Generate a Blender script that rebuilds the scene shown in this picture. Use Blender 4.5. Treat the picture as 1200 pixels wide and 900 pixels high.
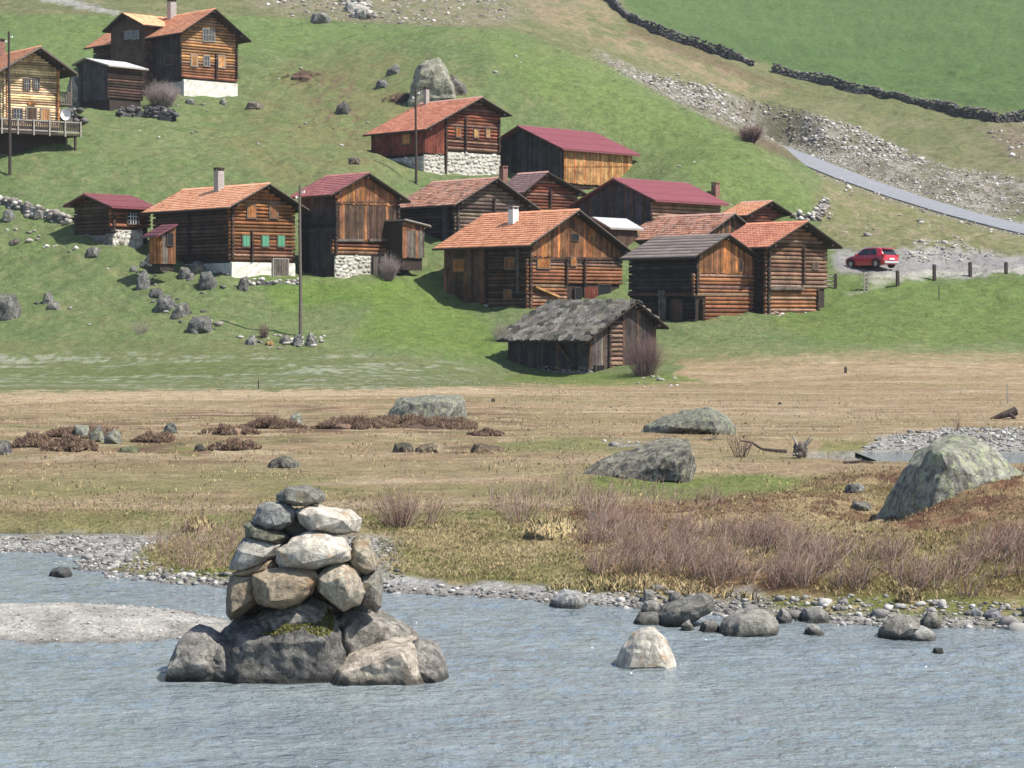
import bpy, bmesh, math, random
import numpy as np
from mathutils import Vector, Matrix
for _o in list(bpy.data.objects): bpy.data.objects.remove(_o)
SC = bpy.context.scene; COL = SC.collection
random.seed(7); RNG = np.random.default_rng(7)
R = math.radians
# ------------------------------------------------------------------ camera, sky, sun, exposure
H = 4.32; F = 2700.0; HOR = 375.0
PITCH = math.atan((450-HOR)/F); CP, SP = math.cos(PITCH), math.sin(PITCH)
cd = bpy.data.cameras.new('camera'); cam = bpy.data.objects.new('camera', cd); COL.objects.link(cam)
cam.location = (0, 0, H); cam.rotation_euler = (math.pi/2-PITCH, 0, 0)
cd.sensor_width = 36; cd.lens = 36*F/1200; cd.clip_start = .5; cd.clip_end = 3000
SC.camera = cam
SUN_AZ, SUN_EL = 116.0, 55.0            # clockwise from the viewing direction (+Y)
w = bpy.data.worlds.new("World"); SC.world = w; w.use_nodes = True
nt = w.node_tree; bg = nt.nodes['Background']; sky = nt.nodes.new('ShaderNodeTexSky')
sky.sky_type = 'NISHITA'; sky.sun_disc = False; sky.sun_elevation = R(SUN_EL); sky.sun_rotation = R(SUN_AZ)
sky.altitude = 1700; sky.air_density = 1.0; sky.dust_density = 3.0; sky.ozone_density = 1.0
nt.links.new(sky.outputs[0], bg.inputs[0]); bg.inputs[1].default_value = 0.13
sl = bpy.data.lights.new('sun', 'SUN'); sl.energy = 4.9; sl.angle = R(.6); sl.color = (1, .95, .87)
so = bpy.data.objects.new('sun', sl); COL.objects.link(so)
SUNV = Vector((math.sin(R(SUN_AZ))*math.cos(R(SUN_EL)), math.cos(R(SUN_AZ))*math.cos(R(SUN_EL)), math.sin(R(SUN_EL))))
so.rotation_euler = SUNV.to_track_quat('Z', 'Y').to_euler(); so.location = (40, -20, 60)
SC.view_settings.view_transform = 'Standard'; SC.view_settings.look = 'None'
SC.view_settings.exposure = 0.62; SC.view_settings.gamma = 1
SC.render.engine = 'CYCLES'; SC.cycles.max_bounces = 5; SC.cycles.diffuse_bounces = 2; SC.cycles.glossy_bounces = 2
SC.cycles.transmission_bounces = 2; SC.cycles.use_denoising = True
# ------------------------------------------------------------------ photo pixel <-> place
def z_at(py, Y):
    v = (450-py)/F
    return H + Y*(v*CP-SP)/(CP+v*SP)
def P(px, py, Y):
    z = z_at(py, Y); dep = Y*CP-(z-H)*SP
    return ((px-600)/F*dep, Y, z)
def to_px(X, Y, Z):
    dep = Y*CP-(Z-H)*SP
    return 600+F*X/dep, 450-F*(Y*SP+(Z-H)*CP)/dep
# ------------------------------------------------------------------ numpy noise
def _h(i, j, s):
    n = (i.astype(np.int64)*374761393 + j.astype(np.int64)*668265263 + s*974711) & 0x7fffffff
    n = ((n ^ (n >> 13))*1274126177) & 0x7fffffff
    return ((n ^ (n >> 16)) & 0xffff)/65535.0
def vn(x, y, s=0):
    x = np.asarray(x, float); y = np.asarray(y, float)
    i = np.floor(x); j = np.floor(y); u = x-i; v = y-j; u = u*u*(3-2*u); v = v*v*(3-2*v)
    i = i.astype(np.int64); j = j.astype(np.int64)
    return (_h(i, j, s)*(1-u)+_h(i+1, j, s)*u)*(1-v)+(_h(i, j+1, s)*(1-u)+_h(i+1, j+1, s)*u)*v
def fbm(x, y, s=0, o=4):
    t = 0; a = .5; n = 0
    for k in range(o):
        t = t+a*vn(x*2**k+k*17.3, y*2**k-k*9.1, s+k); n += a; a *= .5
    return t/n
def vn3(p, s=0):
    z = p[:, 2]; k = np.floor(z); w_ = z-k; w_ = w_*w_*(3-2*w_)
    out = np.zeros(len(p))
    a = vn_l(p[:, 0], p[:, 1], k, s); b = vn_l(p[:, 0], p[:, 1], k+1, s)
    return a*(1-w_)+b*w_
def vn_l(x, y, k, s):
    i = np.floor(x); j = np.floor(y); u = x-i; v = y-j; u = u*u*(3-2*u); v = v*v*(3-2*v)
    i = i.astype(np.int64); j = j.astype(np.int64); k = k.astype(np.int64)*7919
    return (_h(i+k, j, s)*(1-u)+_h(i+1+k, j, s)*u)*(1-v)+(_h(i+k, j+1, s)*(1-u)+_h(i+1+k, j+1, s)*u)*v
def sst(a, b, x):
    t = np.clip((x-a)/(b-a), 0, 1); return t*t*(3-2*t)
def sdist(x, y, pts):
    """signed distance to a closed polygon, positive inside"""
    x = np.asarray(x, float); y = np.asarray(y, float)
    d = np.full(x.shape, 1e18); ins = np.zeros(x.shape, bool); n = len(pts)
    for k in range(n):
        x0, y0 = pts[k]; x1, y1 = pts[(k+1) % n]; dx, dy = x1-x0, y1-y0
        t = np.clip(((x-x0)*dx+(y-y0)*dy)/(dx*dx+dy*dy+1e-12), 0, 1)
        d = np.minimum(d, (x-x0-t*dx)**2+(y-y0-t*dy)**2)
        if abs(dy) > 1e-9:
            c = ((y0 > y) != (y1 > y)) & (x < (x1-x0)*(y-y0)/dy+x0); ins ^= c
    d = np.sqrt(d); return np.where(ins, d, -d)
def pline(x, y, pts):
    """distance to an open polyline and the value (third coordinate) at its nearest point"""
    d = np.full(x.shape, 1e18); zz = np.zeros(x.shape)
    for (x0, y0, z0), (x1, y1, z1) in zip(pts[:-1], pts[1:]):
        dx, dy = x1-x0, y1-y0; t = np.clip(((x-x0)*dx+(y-y0)*dy)/(dx*dx+dy*dy), 0, 1)
        e = (x-x0-t*dx)**2+(y-y0-t*dy)**2; m = e < d; d = np.where(m, e, d); zz = np.where(m, z0+t*(z1-z0), zz)
    return np.sqrt(d), zz
# ------------------------------------------------------------------ terrain: control points (photo px, py, distance)
CPT = []
for px in (-1200, -500, 0, 300, 600, 900, 1250, 1800, 2600):
    CPT += [(px, 535, 60), (px, 494, 80), (px, 470, 100)]
    if px < 700: CPT += [(px, 452, 120)]
for px in (-1200, -500, 0, 120, 300): CPT += [(px, 618, 45), (px, 600, 47.5), (px, 580, 51)]
CPT += [(450, 612, 44), (600, 612, 43.5), (800, 612, 43), (600, 575, 51), (800, 575, 51), (940, 560, 54),
        (600, 660, 38.5), (600, 632, 41), (450, 655, 39), (450, 632, 42), (700, 650, 38), (700, 625, 41), (520, 680, 36.7),
        (900, 590, 46), (1000, 606, 43.5), (1036, 616, 42.8), (1030, 612, 44.2), (1066, 606, 42.2), (1090, 594, 42.2), (1110, 582, 42.6), (1140, 573, 43.2), (1200, 561, 44), (1060, 562, 52), (1200, 545, 58), (1100, 625, 39),
        (820, 660, 37), (900, 640, 37.5), (1000, 650, 36.2), (1100, 660, 35.3), (1200, 665, 34.8), (1400, 660, 35), (1400, 570, 46), (1800, 570, 46), (2600, 570, 46),
        (1000, 690, 34.2), (1100, 700, 33.6), (1200, 700, 33.4), (860, 690, 35.2),
        (220, 645, 41), (260, 638, 42), (50, 655, 42), (-200, 655, 42), (-1000, 655, 42), (150, 632, 44), (0, 632, 44.2)]
# right meadow and village toe
CPT += [(850, 445, 130), (850, 430, 137), (850, 412, 144), (1000, 440, 130), (1000, 425, 137), (1000, 395, 147), (1200, 440, 130), (1200, 425, 137), (1200, 400, 147),
        (1800, 440, 130), (1800, 400, 148), (2600, 400, 148), (1200, 350, 162), (1100, 352, 161), (1010, 342, 163), (1180, 321, 167), (1095, 328, 166), (1052, 335, 164.5),
        (1020, 317, 170), (1100, 312, 171), (1190, 306, 172), (1100, 290, 178), (1000, 280, 180), (1200, 285, 180),
        (825, 379, 152), (884, 373, 153.5), (898, 370, 155), (956, 365, 158), (770, 362, 160), (740, 352, 163), (600, 410, 146), (700, 412, 145), (760, 425, 139),
        (690, 438, 138), (768, 432, 141), (595, 440, 141), (690, 448, 132), (600, 448, 133), (500, 440, 132), (400, 440, 132),
        (620, 362, 158), (521, 347, 164.5), (728, 352, 162.5), (509, 366, 159), (545, 385, 153), (580, 380, 153.5), (640, 395, 150), (480, 355, 157), (450, 343, 160), (500, 400, 147), (430, 400, 147),
        (392, 327, 163), (466, 325, 166), (351, 318, 168), (271, 326, 160), (345, 326, 163), (195, 306, 166), (350, 345, 158), (300, 345, 157), (132, 286, 167), (89, 268, 171), (175, 296, 168),
        (352, 393, 148), (250, 385, 149), (100, 405, 147), (0, 405, 147), (-300, 405, 147), (-1200, 405, 147), (0, 345, 159), (100, 350, 157), (200, 345, 156.5), (-300, 345, 159), (60, 290, 168), (0, 250, 174), (-300, 260, 174), (-1200, 280, 174),
        (535, 292, 172), (500, 300, 170), (614, 262, 181), (766, 265, 176), (824, 305, 169), (873, 285, 182), (843, 270, 180), (940, 290, 178)]
# hill behind the village
CPT += [(60, 210, 183), (70, 172, 190), (0, 172, 190), (-300, 172, 190), (200, 200, 186), (300, 200, 186), (215, 115, 215), (112, 100, 222), (279, 110, 220), (150, 140, 204), (300, 150, 204), (-300, 100, 220),
        (400, 180, 190), (440, 190, 188), (497, 208, 189), (586, 205, 192), (436, 178, 198), (530, 118, 208), (660, 230, 194), (565, 215, 198), (739, 225, 199), (450, 110, 214), (380, 120, 214),
        (600, 60, 225), (500, 45, 230), (430, 50, 236), (300, 50, 238), (100, 15, 250), (300, 33, 248), (450, 36, 245), (590, 34, 238), (680, 62, 230), (740, 92, 226), (820, 135, 214), (880, 165, 206), (935, 203, 199), (968, 235, 191), (975, 262, 184),
        (800, 200, 193), (880, 225, 189), (920, 250, 184), (700, 120, 212), (840, 180, 200)]
# hidden ground dipping behind the crest
CPT += [(610, 48, 252), (690, 78, 243), (750, 110, 239), (830, 153, 227), (890, 183, 218), (945, 218, 208)]
# beyond the crest: gully, scree, far meadow
CPT += [(300, 8, 275), (450, 8, 280), (560, 20, 268), (640, 45, 258), (760, 90, 258), (850, 125, 250), (930, 165, 236), (1000, 190, 228),
        (720, 60, 268), (800, 75, 272), (900, 108, 268), (1000, 140, 258), (1060, 172, 246), (1200, 205, 228), (1130, 195, 235),
        (700, 3, 305), (800, 48, 290), (880, 75, 283), (960, 97, 276), (1080, 120, 268), (1200, 138, 258), (900, 10, 330), (1100, 20, 320), (1200, 60, 296), (1100, 80, 290),
        (1000, 150, 254), (1200, 170, 244), (1600, 150, 250), (1600, 220, 215), (1600, 290, 180), (2600, 290, 180), (2600, 150, 250), (1600, 30, 310), (2600, 30, 310), (-1200, 100, 230), (-1200, -10, 300), (0, -20, 300),
        (1200, -60, 400), (600, -60, 400), (0, -80, 400), (-1200, -80, 400), (2600, -60, 400)]
# road over the shoulder of the hill: centre line
ROADP = [(1330, 297, 176), (1265, 284, 183), (1200, 269, 191), (1130, 251, 202), (1060, 230, 215), (1000, 209, 227), (945, 187, 240), (900, 170, 256)]
ROADW = [P(*q) for q in ROADP]
for q in ROADP[:-1]: CPT.append(q)
_c = np.array([P(*q) for q in CPT]); _cpx = np.array([q[0] for q in CPT], float)
def dom(X, Y):
    return (600+F*X/Y)/330.0, np.log(Y)*6.0
_du, _dv = dom(_c[:, 0], _c[:, 1])
def _k(r2): return .5*r2*np.log(r2+1e-9)
_n = len(_c); _A = np.zeros((_n+3, _n+3))
_A[:_n, :_n] = _k((_du[:, None]-_du)**2+(_dv[:, None]-_dv)**2)+np.eye(_n)*.004
_A[:_n, _n] = 1; _A[:_n, _n+1] = _du; _A[:_n, _n+2] = _dv; _A[_n:, :_n] = _A[:_n, _n:].T
_s = np.linalg.solve(_A, np.concatenate([_c[:, 2], np.zeros(3)]))
def rbf(X, Y):
    u, v = dom(X, Y); out = np.empty(u.shape); uf, vf, of = u.ravel(), v.ravel(), out.ravel()
    for a in range(0, uf.size, 20000):
        b = slice(a, a+20000)
        of[b] = _k((uf[b, None]-_du)**2+(vf[b, None]-_dv)**2) @ _s[:_n]+_s[_n]+_s[_n+1]*uf[b]+_s[_n+2]*vf[b]
    return of.reshape(u.shape)
def W0(px, py, zw=0.0):
    """place of a photo pixel on a level sheet of height zw"""
    v = (450-py)/F; Y = (zw-H)*(CP+v*SP)/(v*CP-SP); x, y, z = P(px, py, Y); return (x, y)
STREAM_Z = .46
RIVER = [W0(*q) for q in [(2600, 760), (1500, 757), (1200, 753), (1100, 751), (1040, 749), (960, 746), (880, 741), (825, 735), (775, 729), (748, 720), (735, 711), (700, 709), (640, 708), (600, 701), (560, 699), (520, 697), (470, 694), (450, 692), (400, 690), (300, 687), (200, 684), (120, 682), (75, 677), (60, 672), (90, 669), (0, 667), (-400, 666), (-1500, 666)]] + [(-60, 10), (-40, -30), (40, -30), (60, 10)]
SPIT = [W0(*q) for q in [(-900, 712), (0, 709), (80, 712), (180, 718), (250, 727), (275, 738), (240, 746), (150, 751), (60, 750), (0, 747), (-900, 748)]]
RILL = [W0(*q) for q in [(-1200, 622), (0, 625), (120, 626.5), (240, 628), (255, 630), (215, 634), (100, 634), (-100, 636), (-1200, 640)]]
STREAM = [W0(a, b, STREAM_Z) for a, b in [(936, 535), (960, 531.5), (1010, 530.5), (1080, 530.5), (1300, 531), (1800, 531), (1800, 549), (1300, 548), (1100, 547), (1040, 546), (970, 543)]]
def terrain(X, Y):
    z = rbf(X, Y)
    z = np.where(Y > 265, np.minimum(z, 66-60*np.exp(-np.clip(z, 0, 200)/60)*0), z)
    hill = sst(135, 165, Y)
    z = z + hill*(fbm(X*.12, Y*.12, 3, 4)-.5)*1.1*sst(0, 4, np.abs(z-7)+2) + sst(46, 60, Y)*(1-hill)*(fbm(X*.25, Y*.25, 5, 4)-.5)*.16
    z = z + hill*(fbm(X*.8, Y*.8, 8, 4)-.5)*.50 + hill*(.5-np.abs(2*fbm(X*.22+5, Y*.45, 14, 3)-1))*.5
    # hummocky near bank
    mound = sst(520, 760, 600+F*X/Y)*sst(36.0, 38.5, Y)*(1-sst(52, 58, Y))
    z = z + mound*(fbm(X*1.1, Y*.8, 9, 4)-.5)*.32 + sst(36, 38, Y)*(1-sst(44, 50, Y))*(fbm(X*1.6, Y*1.3, 12, 4)-.5)*.18
    # banks
    sd = -sdist(X, Y, RIVER)
    jit = (fbm(X*1.3, Y*1.3, 21, 4)-.5)*.9
    sdj = sd+jit*sst(28, 30, Y)
    px = 600+F*X/Y
    steep = sst(640, 720, px)*(1-sst(790, 850, px))
    shelf = 1.7*sst(760, 900, px)+.5
    ramp = .065*sst(-.1, .35, sdj)+np.where(sdj < shelf, sdj*.12, shelf*.12+(sdj-shelf)*(.7+.6*steep))
    ramp = np.where(sdj < 0, np.maximum(sdj*.3, -.75), ramp)
    near = Y < 60
    z = np.where(near, np.minimum(z, ramp), z)
    # left gravel bar lies low
    s2 = sdist(X, Y, SPIT)+(fbm(X*.8, Y*.8, 31, 3)-.5)*1.2
    z = np.where((sd < .5) & (s2 > -2.5), np.maximum(z, np.minimum(.21*sst(-1.0, 1.4, s2)-.06, 1)), z)
    s3 = sdist(X, Y, RILL)
    z = np.where(near, np.minimum(z, np.where(s3 > 0, -.12, .05-s3*.28+np.maximum(-s3-.9, 0)*.3)), z)
    s4 = sdist(X, Y, STREAM)
    z = np.where((Y > 52) & (Y < 80) & (s4 > -6), np.where(s4 > 0, np.minimum(z, STREAM_Z-.12), np.minimum(np.maximum(z, STREAM_Z+.01), STREAM_Z+.02-s4*.12)), z)
    # road bed
    d, zr = pline(X, Y, ROADW)
    wgt = 1-sst(2.6, 6.0, d)
    z = z*(1-wgt)+(zr-.12)*wgt
    return z
_a = np.concatenate([np.arange(-1500, -160, 60.), np.arange(-160, 1362, 3.), np.arange(1380, 2800, 60.)])
_d = np.concatenate([np.array([2, 6, 10, 14., 18, 20]), np.arange(21, 48, .11), np.arange(48, 135, .3), np.arange(135, 200, .22), np.arange(200, 290, .38), np.arange(290, 420, 2.), np.arange(430, 720, 30.)])
GU = (_a-600)/F; GY = _d
XX = GU[None, :]*GY[:, None]; YY = np.repeat(GY[:, None], len(GU), 1)
ZZ = terrain(XX, YY)
ZZ = np.where(YY > 420, ZZ[np.searchsorted(GY, 418)][None, :], ZZ)
def gz(x, y):
    x = np.asarray(x, float); y = np.asarray(y, float); u = x/y
    j = np.clip(np.searchsorted(GU, u)-1, 0, len(GU)-2); i = np.clip(np.searchsorted(GY, y)-1, 0, len(GY)-2)
    s = np.clip((u-GU[j])/(GU[j+1]-GU[j]), 0, 1); t = np.clip((y-GY[i])/(GY[i+1]-GY[i]), 0, 1)
    return (ZZ[i, j]*(1-s)+ZZ[i, j+1]*s)*(1-t)+(ZZ[i+1, j]*(1-s)+ZZ[i+1, j+1]*s)*t
_dd = np.arange(21, 418, .08)
def hit(px, py, d0=21, water=True):
    """first point of the ground (or the water) behind a photo pixel"""
    v = (450-py)/F; Y = _dd[_dd >= d0]; z = H+Y*(v*CP-SP)/(CP+v*SP); x = (px-600)/F*(Y*CP-(z-H)*SP)
    g = gz(x, Y)
    if water: g = np.maximum(g, np.where(Y < 48, 0, -9))
    k = np.argmax(z <= g)
    if not (z <= g).any(): k = len(Y)-1
    return float(x[k]), float(Y[k]), float(g[k])
PXG, PYG = to_px(XX, YY, ZZ)
# visible rows: lowest py so far along each column, going outward
_mn = np.minimum.accumulate(PYG, axis=0); VIS = PYG <= np.concatenate([np.full((1, PYG.shape[1]), 1e9), _mn[:-1]])+.5
# ------------------------------------------------------------------ materials
def newmat(name):
    m = bpy.data.materials.new(name); m.use_nodes = True; t = m.node_tree
    return m, t, t.nodes['Principled BSDF']
def nd(t, typ, **kw):
    n = t.nodes.new(typ)
    for k, v in kw.items():
        if k.startswith('i_'):
            key = k[2:]; n.inputs[int(key) if key.isdigit() else key].default_value = v
        else: setattr(n, k, v)
    return n
def lk(t, a, b): t.links.new(a, b)
def noise(t, vec, scale, detail=4, rough=.6, dist=0):
    n = nd(t, 'ShaderNodeTexNoise'); n.inputs['Scale'].default_value = scale; n.inputs['Detail'].default_value = detail
    n.inputs['Roughness'].default_value = rough; n.inputs['Distortion'].default_value = dist
    if vec is not None: lk(t, vec, n.inputs['Vector'])
    return n.outputs['Fac']
def ramp(t, fac, stops):
    n = nd(t, 'ShaderNodeValToRGB'); cr = n.color_ramp
    while len(cr.elements) < len(stops): cr.elements.new(.5)
    for e, (p, c) in zip(cr.elements, stops):
        e.position = p; e.color = (*c, 1) if len(c) == 3 else c
    lk(t, fac, n.inputs[0]); return n.outputs[0]
def mixc(t, a, b, fac, mode='MIX'):
    n = nd(t, 'ShaderNodeMix', data_type='RGBA', blend_type=mode)
    for s, v in ((n.inputs[0], fac), (n.inputs[6], a), (n.inputs[7], b)):
        if hasattr(v, 'is_output'): lk(t, v, s)
        elif isinstance(v, (int, float)): s.default_value = v
        else: s.default_value = (*v, 1)
    return n.outputs[2]
def mth(t, op, a, b=0.0, clamp=False):
    n = nd(t, 'ShaderNodeMath', operation=op, use_clamp=clamp)
    for s, v in ((n.inputs[0], a), (n.inputs[1], b)):
        if hasattr(v, 'is_output'): lk(t, v, s)
        else: s.default_value = v
    return n.outputs[0]
def mapr(t, fac, a, b, c, d):
    n = nd(t, 'ShaderNodeMapRange'); lk(t, fac, n.inputs[0])
    for k, v in enumerate((a, b, c, d)): n.inputs[k+1].default_value = v
    return n.outputs[0]
def bump(t, bsdf, h, strength=.5, dist=.05):
    n = nd(t, 'ShaderNodeBump'); n.inputs['Strength'].default_value = strength; n.inputs['Distance'].default_value = dist
    lk(t, h, n.inputs['Height']); lk(t, n.outputs[0], bsdf.inputs['Normal'])
def scaled(t, vec, s):
    n = nd(t, 'ShaderNodeVectorMath', operation='MULTIPLY'); lk(t, vec, n.inputs[0]); n.inputs[1].default_value = s; return n.outputs[0]
def rgb(t, fac):
    n = nd(t, 'ShaderNodeCombineColor')
    for k in range(3): lk(t, fac, n.inputs[k])
    return n.outputs[0]
def geo(t): return nd(t, 'ShaderNodeNewGeometry')

def wood_mat(name='weathered_wood'):
    m, t, b = newmat(name); oi = nd(t, 'ShaderNodeObjectInfo'); tc = nd(t, 'ShaderNodeTexCoord'); g = geo(t)
    off = nd(t, 'ShaderNodeVectorMath', operation='ADD'); lk(t, scaled(t, tc.outputs['Object'], (1.2, 9, 1.2)), off.inputs[0])
    cx = nd(t, 'ShaderNodeCombineXYZ'); r100 = mth(t, 'MULTIPLY', oi.outputs['Random'], 60)
    for k in range(3): lk(t, r100, cx.inputs[k])
    lk(t, cx.outputs[0], off.inputs[1])
    n1 = noise(t, off.outputs[0], 2.2, 6, .65, .3)
    n2 = noise(t, g.outputs['Position'], 1.1, 4, .6)
    n3 = noise(t, scaled(t, g.outputs['Position'], (14, 14, 3.0)), 1.0, 4, .7)
    f = mth(t, 'MULTIPLY', mapr(t, n1, .25, .75, .4, 1.6), mapr(t, n2, .3, .7, .5, 1.45))
    f = mth(t, 'MULTIPLY', f, mapr(t, n3, .3, .7, .5, 1.4))
    c = mixc(t, oi.outputs['Color'], rgb(t, f), 1.0, 'MULTIPLY')
    gm = mixc(t, c, (.20, .17, .14), mth(t, 'MULTIPLY', mapr(t, n3, .56, .78, 0, .22), mapr(t, n2, .4, .6, .2, 1)))
    lk(t, gm, b.inputs['Base Color']); b.inputs['Roughness'].default_value = .82; b.inputs['Specular IOR Level'].default_value = .25
    bump(t, b, n3, .5, .03); return m
def plain_mat(name, col, rough=.7, var=.25, scale=3, metal=0, spec=.4, bmp=.3):
    m, t, b = newmat(name); g = geo(t); n = noise(t, g.outputs['Position'], scale, 5)
    lk(t, mixc(t, col, rgb(t, mapr(t, n, .25, .75, 1-var, 1+var)), 1.0, 'MULTIPLY'), b.inputs['Base Color'])
    b.inputs['Roughness'].default_value = rough; b.inputs['Metallic'].default_value = metal; b.inputs['Specular IOR Level'].default_value = spec
    if bmp: bump(t, b, n, bmp, .02)
    return m
def tile_mat(name, stops, stain=(.10, .07, .05), stain_amt=.5, lich=.0):
    m, t, b = newmat(name); g = geo(t)
    c = ramp(t, g.outputs['Random Per Island'], stops)
    n = noise(t, g.outputs['Position'], .9, 5, .65); n2 = noise(t, g.outputs['Position'], 9, 4, .7)
    c = mixc(t, c, stain, mapr(t, n, .5, .72, 0, stain_amt))
    c = mixc(t, c, rgb(t, mapr(t, n2, .3, .7, .75, 1.2)), 1.0, 'MULTIPLY')
    if lich: c = mixc(t, c, (.30, .27, .2), mth(t, 'MULTIPLY', mapr(t, n2, .6, .7, 0, 1), lich))
    lk(t, c, b.inputs['Base Color']); b.inputs['Roughness'].default_value = .85; b.inputs['Specular IOR Level'].default_value = .3
    bump(t, b, n2, .3, .02); return m
def rock_mat(name, base, dark, light, scale=1.0, moss=0.0, lichen=.4, tint=None, wet=False, speck=.5, lcol=(.36, .37, .27)):
    m, t, b = newmat(name); g = geo(t); oi = nd(t, 'ShaderNodeObjectInfo'); tc = nd(t, 'ShaderNodeTexCoord')
    pos = g.outputs['Position']
    n1 = noise(t, pos, 1.3*scale, 8, .65, .6); n2 = noise(t, pos, 7*scale, 6, .7); n3 = noise(t, pos, 30*scale, 4, .75)
    c = ramp(t, n1, [(.28, dark), (.5, base), (.72, light)])
    c = mixc(t, c, rgb(t, mapr(t, n2, .3, .7, 1-speck, 1+speck)), 1.0, 'MULTIPLY')
    c = mixc(t, c, rgb(t, mapr(t, n3, .3, .7, 1-.5*speck, 1+.5*speck)), 1.0, 'MULTIPLY')
    if tint: c = mixc(t, c, tint, mapr(t, noise(t, pos, 2.2*scale, 4, .6, 1.0), .54, .66, 0, .75))
    nn = nd(t, 'ShaderNodeTexNoise'); nn.inputs['Scale'].default_value = 3*scale; nn.inputs['Detail'].default_value = 5; lk(t, pos, nn.inputs['Vector'])
    v = nd(t, 'ShaderNodeTexVoronoi'); v.feature = 'DISTANCE_TO_EDGE'; v.inputs['Scale'].default_value = 1.5*scale; lk(t, mixc(t, scaled(t, pos, (1, 1, 1.6)), nn.outputs['Color'], .30), v.inputs['Vector'])
    crk = mth(t, 'MULTIPLY', mapr(t, v.outputs['Distance'], 0, .022, 1, 0), mapr(t, noise(t, pos, 1.7*scale, 3), .5, .62, 0, 1))
    c = mixc(t, c, dark, mth(t, 'MULTIPLY', crk, .6))
    c = mixc(t, c, tuple(q*.75 for q in dark), mapr(t, noise(t, scaled(t, pos, (1.6, 1.6, .8)), 2.6*scale, 6, .7, .8), .50, .60, 0, .75))
    if lichen:
        c = mixc(t, c, lcol, mth(t, 'MULTIPLY', mapr(t, noise(t, pos, 4.0*scale, 7, .75), .52, .60, 0, 1), lichen))
    c = mixc(t, c, oi.outputs['Color'], 1.0, 'MULTIPLY')
    sx = nd(t, 'ShaderNodeSeparateXYZ')
    if moss:
        lk(t, g.outputs['Normal'], sx.inputs[0])
        f = mth(t, 'MULTIPLY', mapr(t, sx.outputs[2], .55, .9, 0, 1), mapr(t, n1, .4, .55, 0, moss))
        c = mixc(t, c, (.10, .11, .03), f)
    if wet:
        sp = nd(t, 'ShaderNodeSeparateXYZ'); lk(t, pos, sp.inputs[0])
        f = mapr(t, sp.outputs[2], .03, .12, 1, 0); c = mixc(t, c, (.03, .03, .026), mth(t, 'MULTIPLY', f, .8))
    lk(t, c, b.inputs['Base Color']); b.inputs['Roughness'].default_value = .88; b.inputs['Specular IOR Level'].default_value = .3
    hh = mth(t, 'ADD', mth(t, 'ADD', n2, mth(t, 'MULTIPLY', n3, .5)), mth(t, 'MULTIPLY', crk, -.3)); bump(t, b, hh, 1.0, .09/scale); return m
M = {}
M['wood'] = wood_mat()
M['core'] = plain_mat('dark_timber', (.035, .024, .018), .9, .4, 4)
M['dark'] = plain_mat('painted_opening_dark', (.006, .006, .007), .6, .1, 2, bmp=0)  # near-black colour standing in for the shade inside wall openings
M['board'] = plain_mat('grey_board', (.13, .105, .085), .85, .5, 8)
M['darkboard'] = plain_mat('dark_board', (.05, .036, .028), .85, .5, 8)
M['greyboard'] = plain_mat('pale_weathered_board', (.30, .27, .23), .85, .4, 8)
M['t_orange'] = tile_mat('orange_clay_tile', [(0, (.58, .23, .12)), (.35, (.78, .34, .18)), (.75, (.87, .41, .235)), (1, (.68, .28, .15))], (.52, .21, .12), .45)
M['t_fresh'] = tile_mat('fresh_orange_tile', [(0, (.66, .28, .14)), (.4, (.84, .40, .22)), (.8, (.90, .47, .28)), (1, (.76, .34, .18))], (.6, .28, .16), .35)
M['t_red'] = tile_mat('red_clay_tile', [(0, (.54, .20, .12)), (.5, (.70, .275, .165)), (1, (.79, .34, .205))], (.46, .18, .11), .45)
M['t_old'] = tile_mat('old_mottled_tile', [(0, (.24, .115, .08)), (.3, (.54, .25, .16)), (.6, (.68, .34, .22)), (.85, (.50, .31, .23)), (1, (.74, .45, .31))], (.20, .11, .08), .7, .6)
M['t_purple'] = tile_mat('plum_red_tile', [(0, (.32, .12, .115)), (.5, (.42, .16, .15)), (1, (.50, .20, .19))], (.32, .13, .12), .5)
M['t_plumgrey'] = tile_mat('grey_plum_tile', [(0, (.24, .15, .145)), (.5, (.32, .20, .19)), (1, (.38, .25, .23))], (.24, .16, .15), .5)
M['crimson'] = plain_mat('crimson_sheet_metal', (.215, .062, .07), .42, .12, 1.2, 0, .5, .05)
M['crimson_d'] = plain_mat('dark_crimson_sheet_metal', (.18, .055, .056), .5, .15, 1.2, 0, .5, .05)
M['whitemetal'] = plain_mat('pale_sheet_metal', (.43, .44, .44), .5, .12, 1.5, .2, .5, .1)
M['bitumen'] = tile_mat('grey_roofing_sheet', [(0, (.215, .17, .145)), (.5, (.25, .20, .172)), (1, (.285, .23, .20))], (.18, .14, .12), .6)
M['ridge'] = plain_mat('ridge_tile', (.52, .30, .24), .8, .3, 4)
M['plaster'] = plain_mat('whitewashed_plaster', (.62, .59, .52), .9, .22, 2.5, 0, .2, .6)
M['plaster_g'] = plain_mat('grey_plaster', (.42, .41, .38), .9, .25, 2.5, 0, .2, .6)
M['stonework_d'] = rock_mat('dark_footing_stone', (.20, .185, .165), (.10, .09, .085), (.34, .32, .29), 2, 0, .2, speck=.4)
M['slate'] = rock_mat('old_stone_slab', (.17, .155, .135), (.095, .085, .08), (.27, .25, .22), 1.5, .25, .5, speck=.45, lcol=(.30, .29, .24))
M['mortar'] = plain_mat('lime_mortar', (.44, .41, .355), .9, .3, 4, 0, .2, .6)
M['green'] = plain_mat('green_paint', (.085, .27, .16), .6, .15, 6)
M['paint'] = plain_mat('white_paint', (.75, .75, .72), .6, .1, 6)
M['concrete'] = plain_mat('chimney_render', (.34, .31, .28), .9, .3, 5)
M['whitechim'] = plain_mat('white_chimney_render', (.75, .73, .69), .9, .15, 5)
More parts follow.
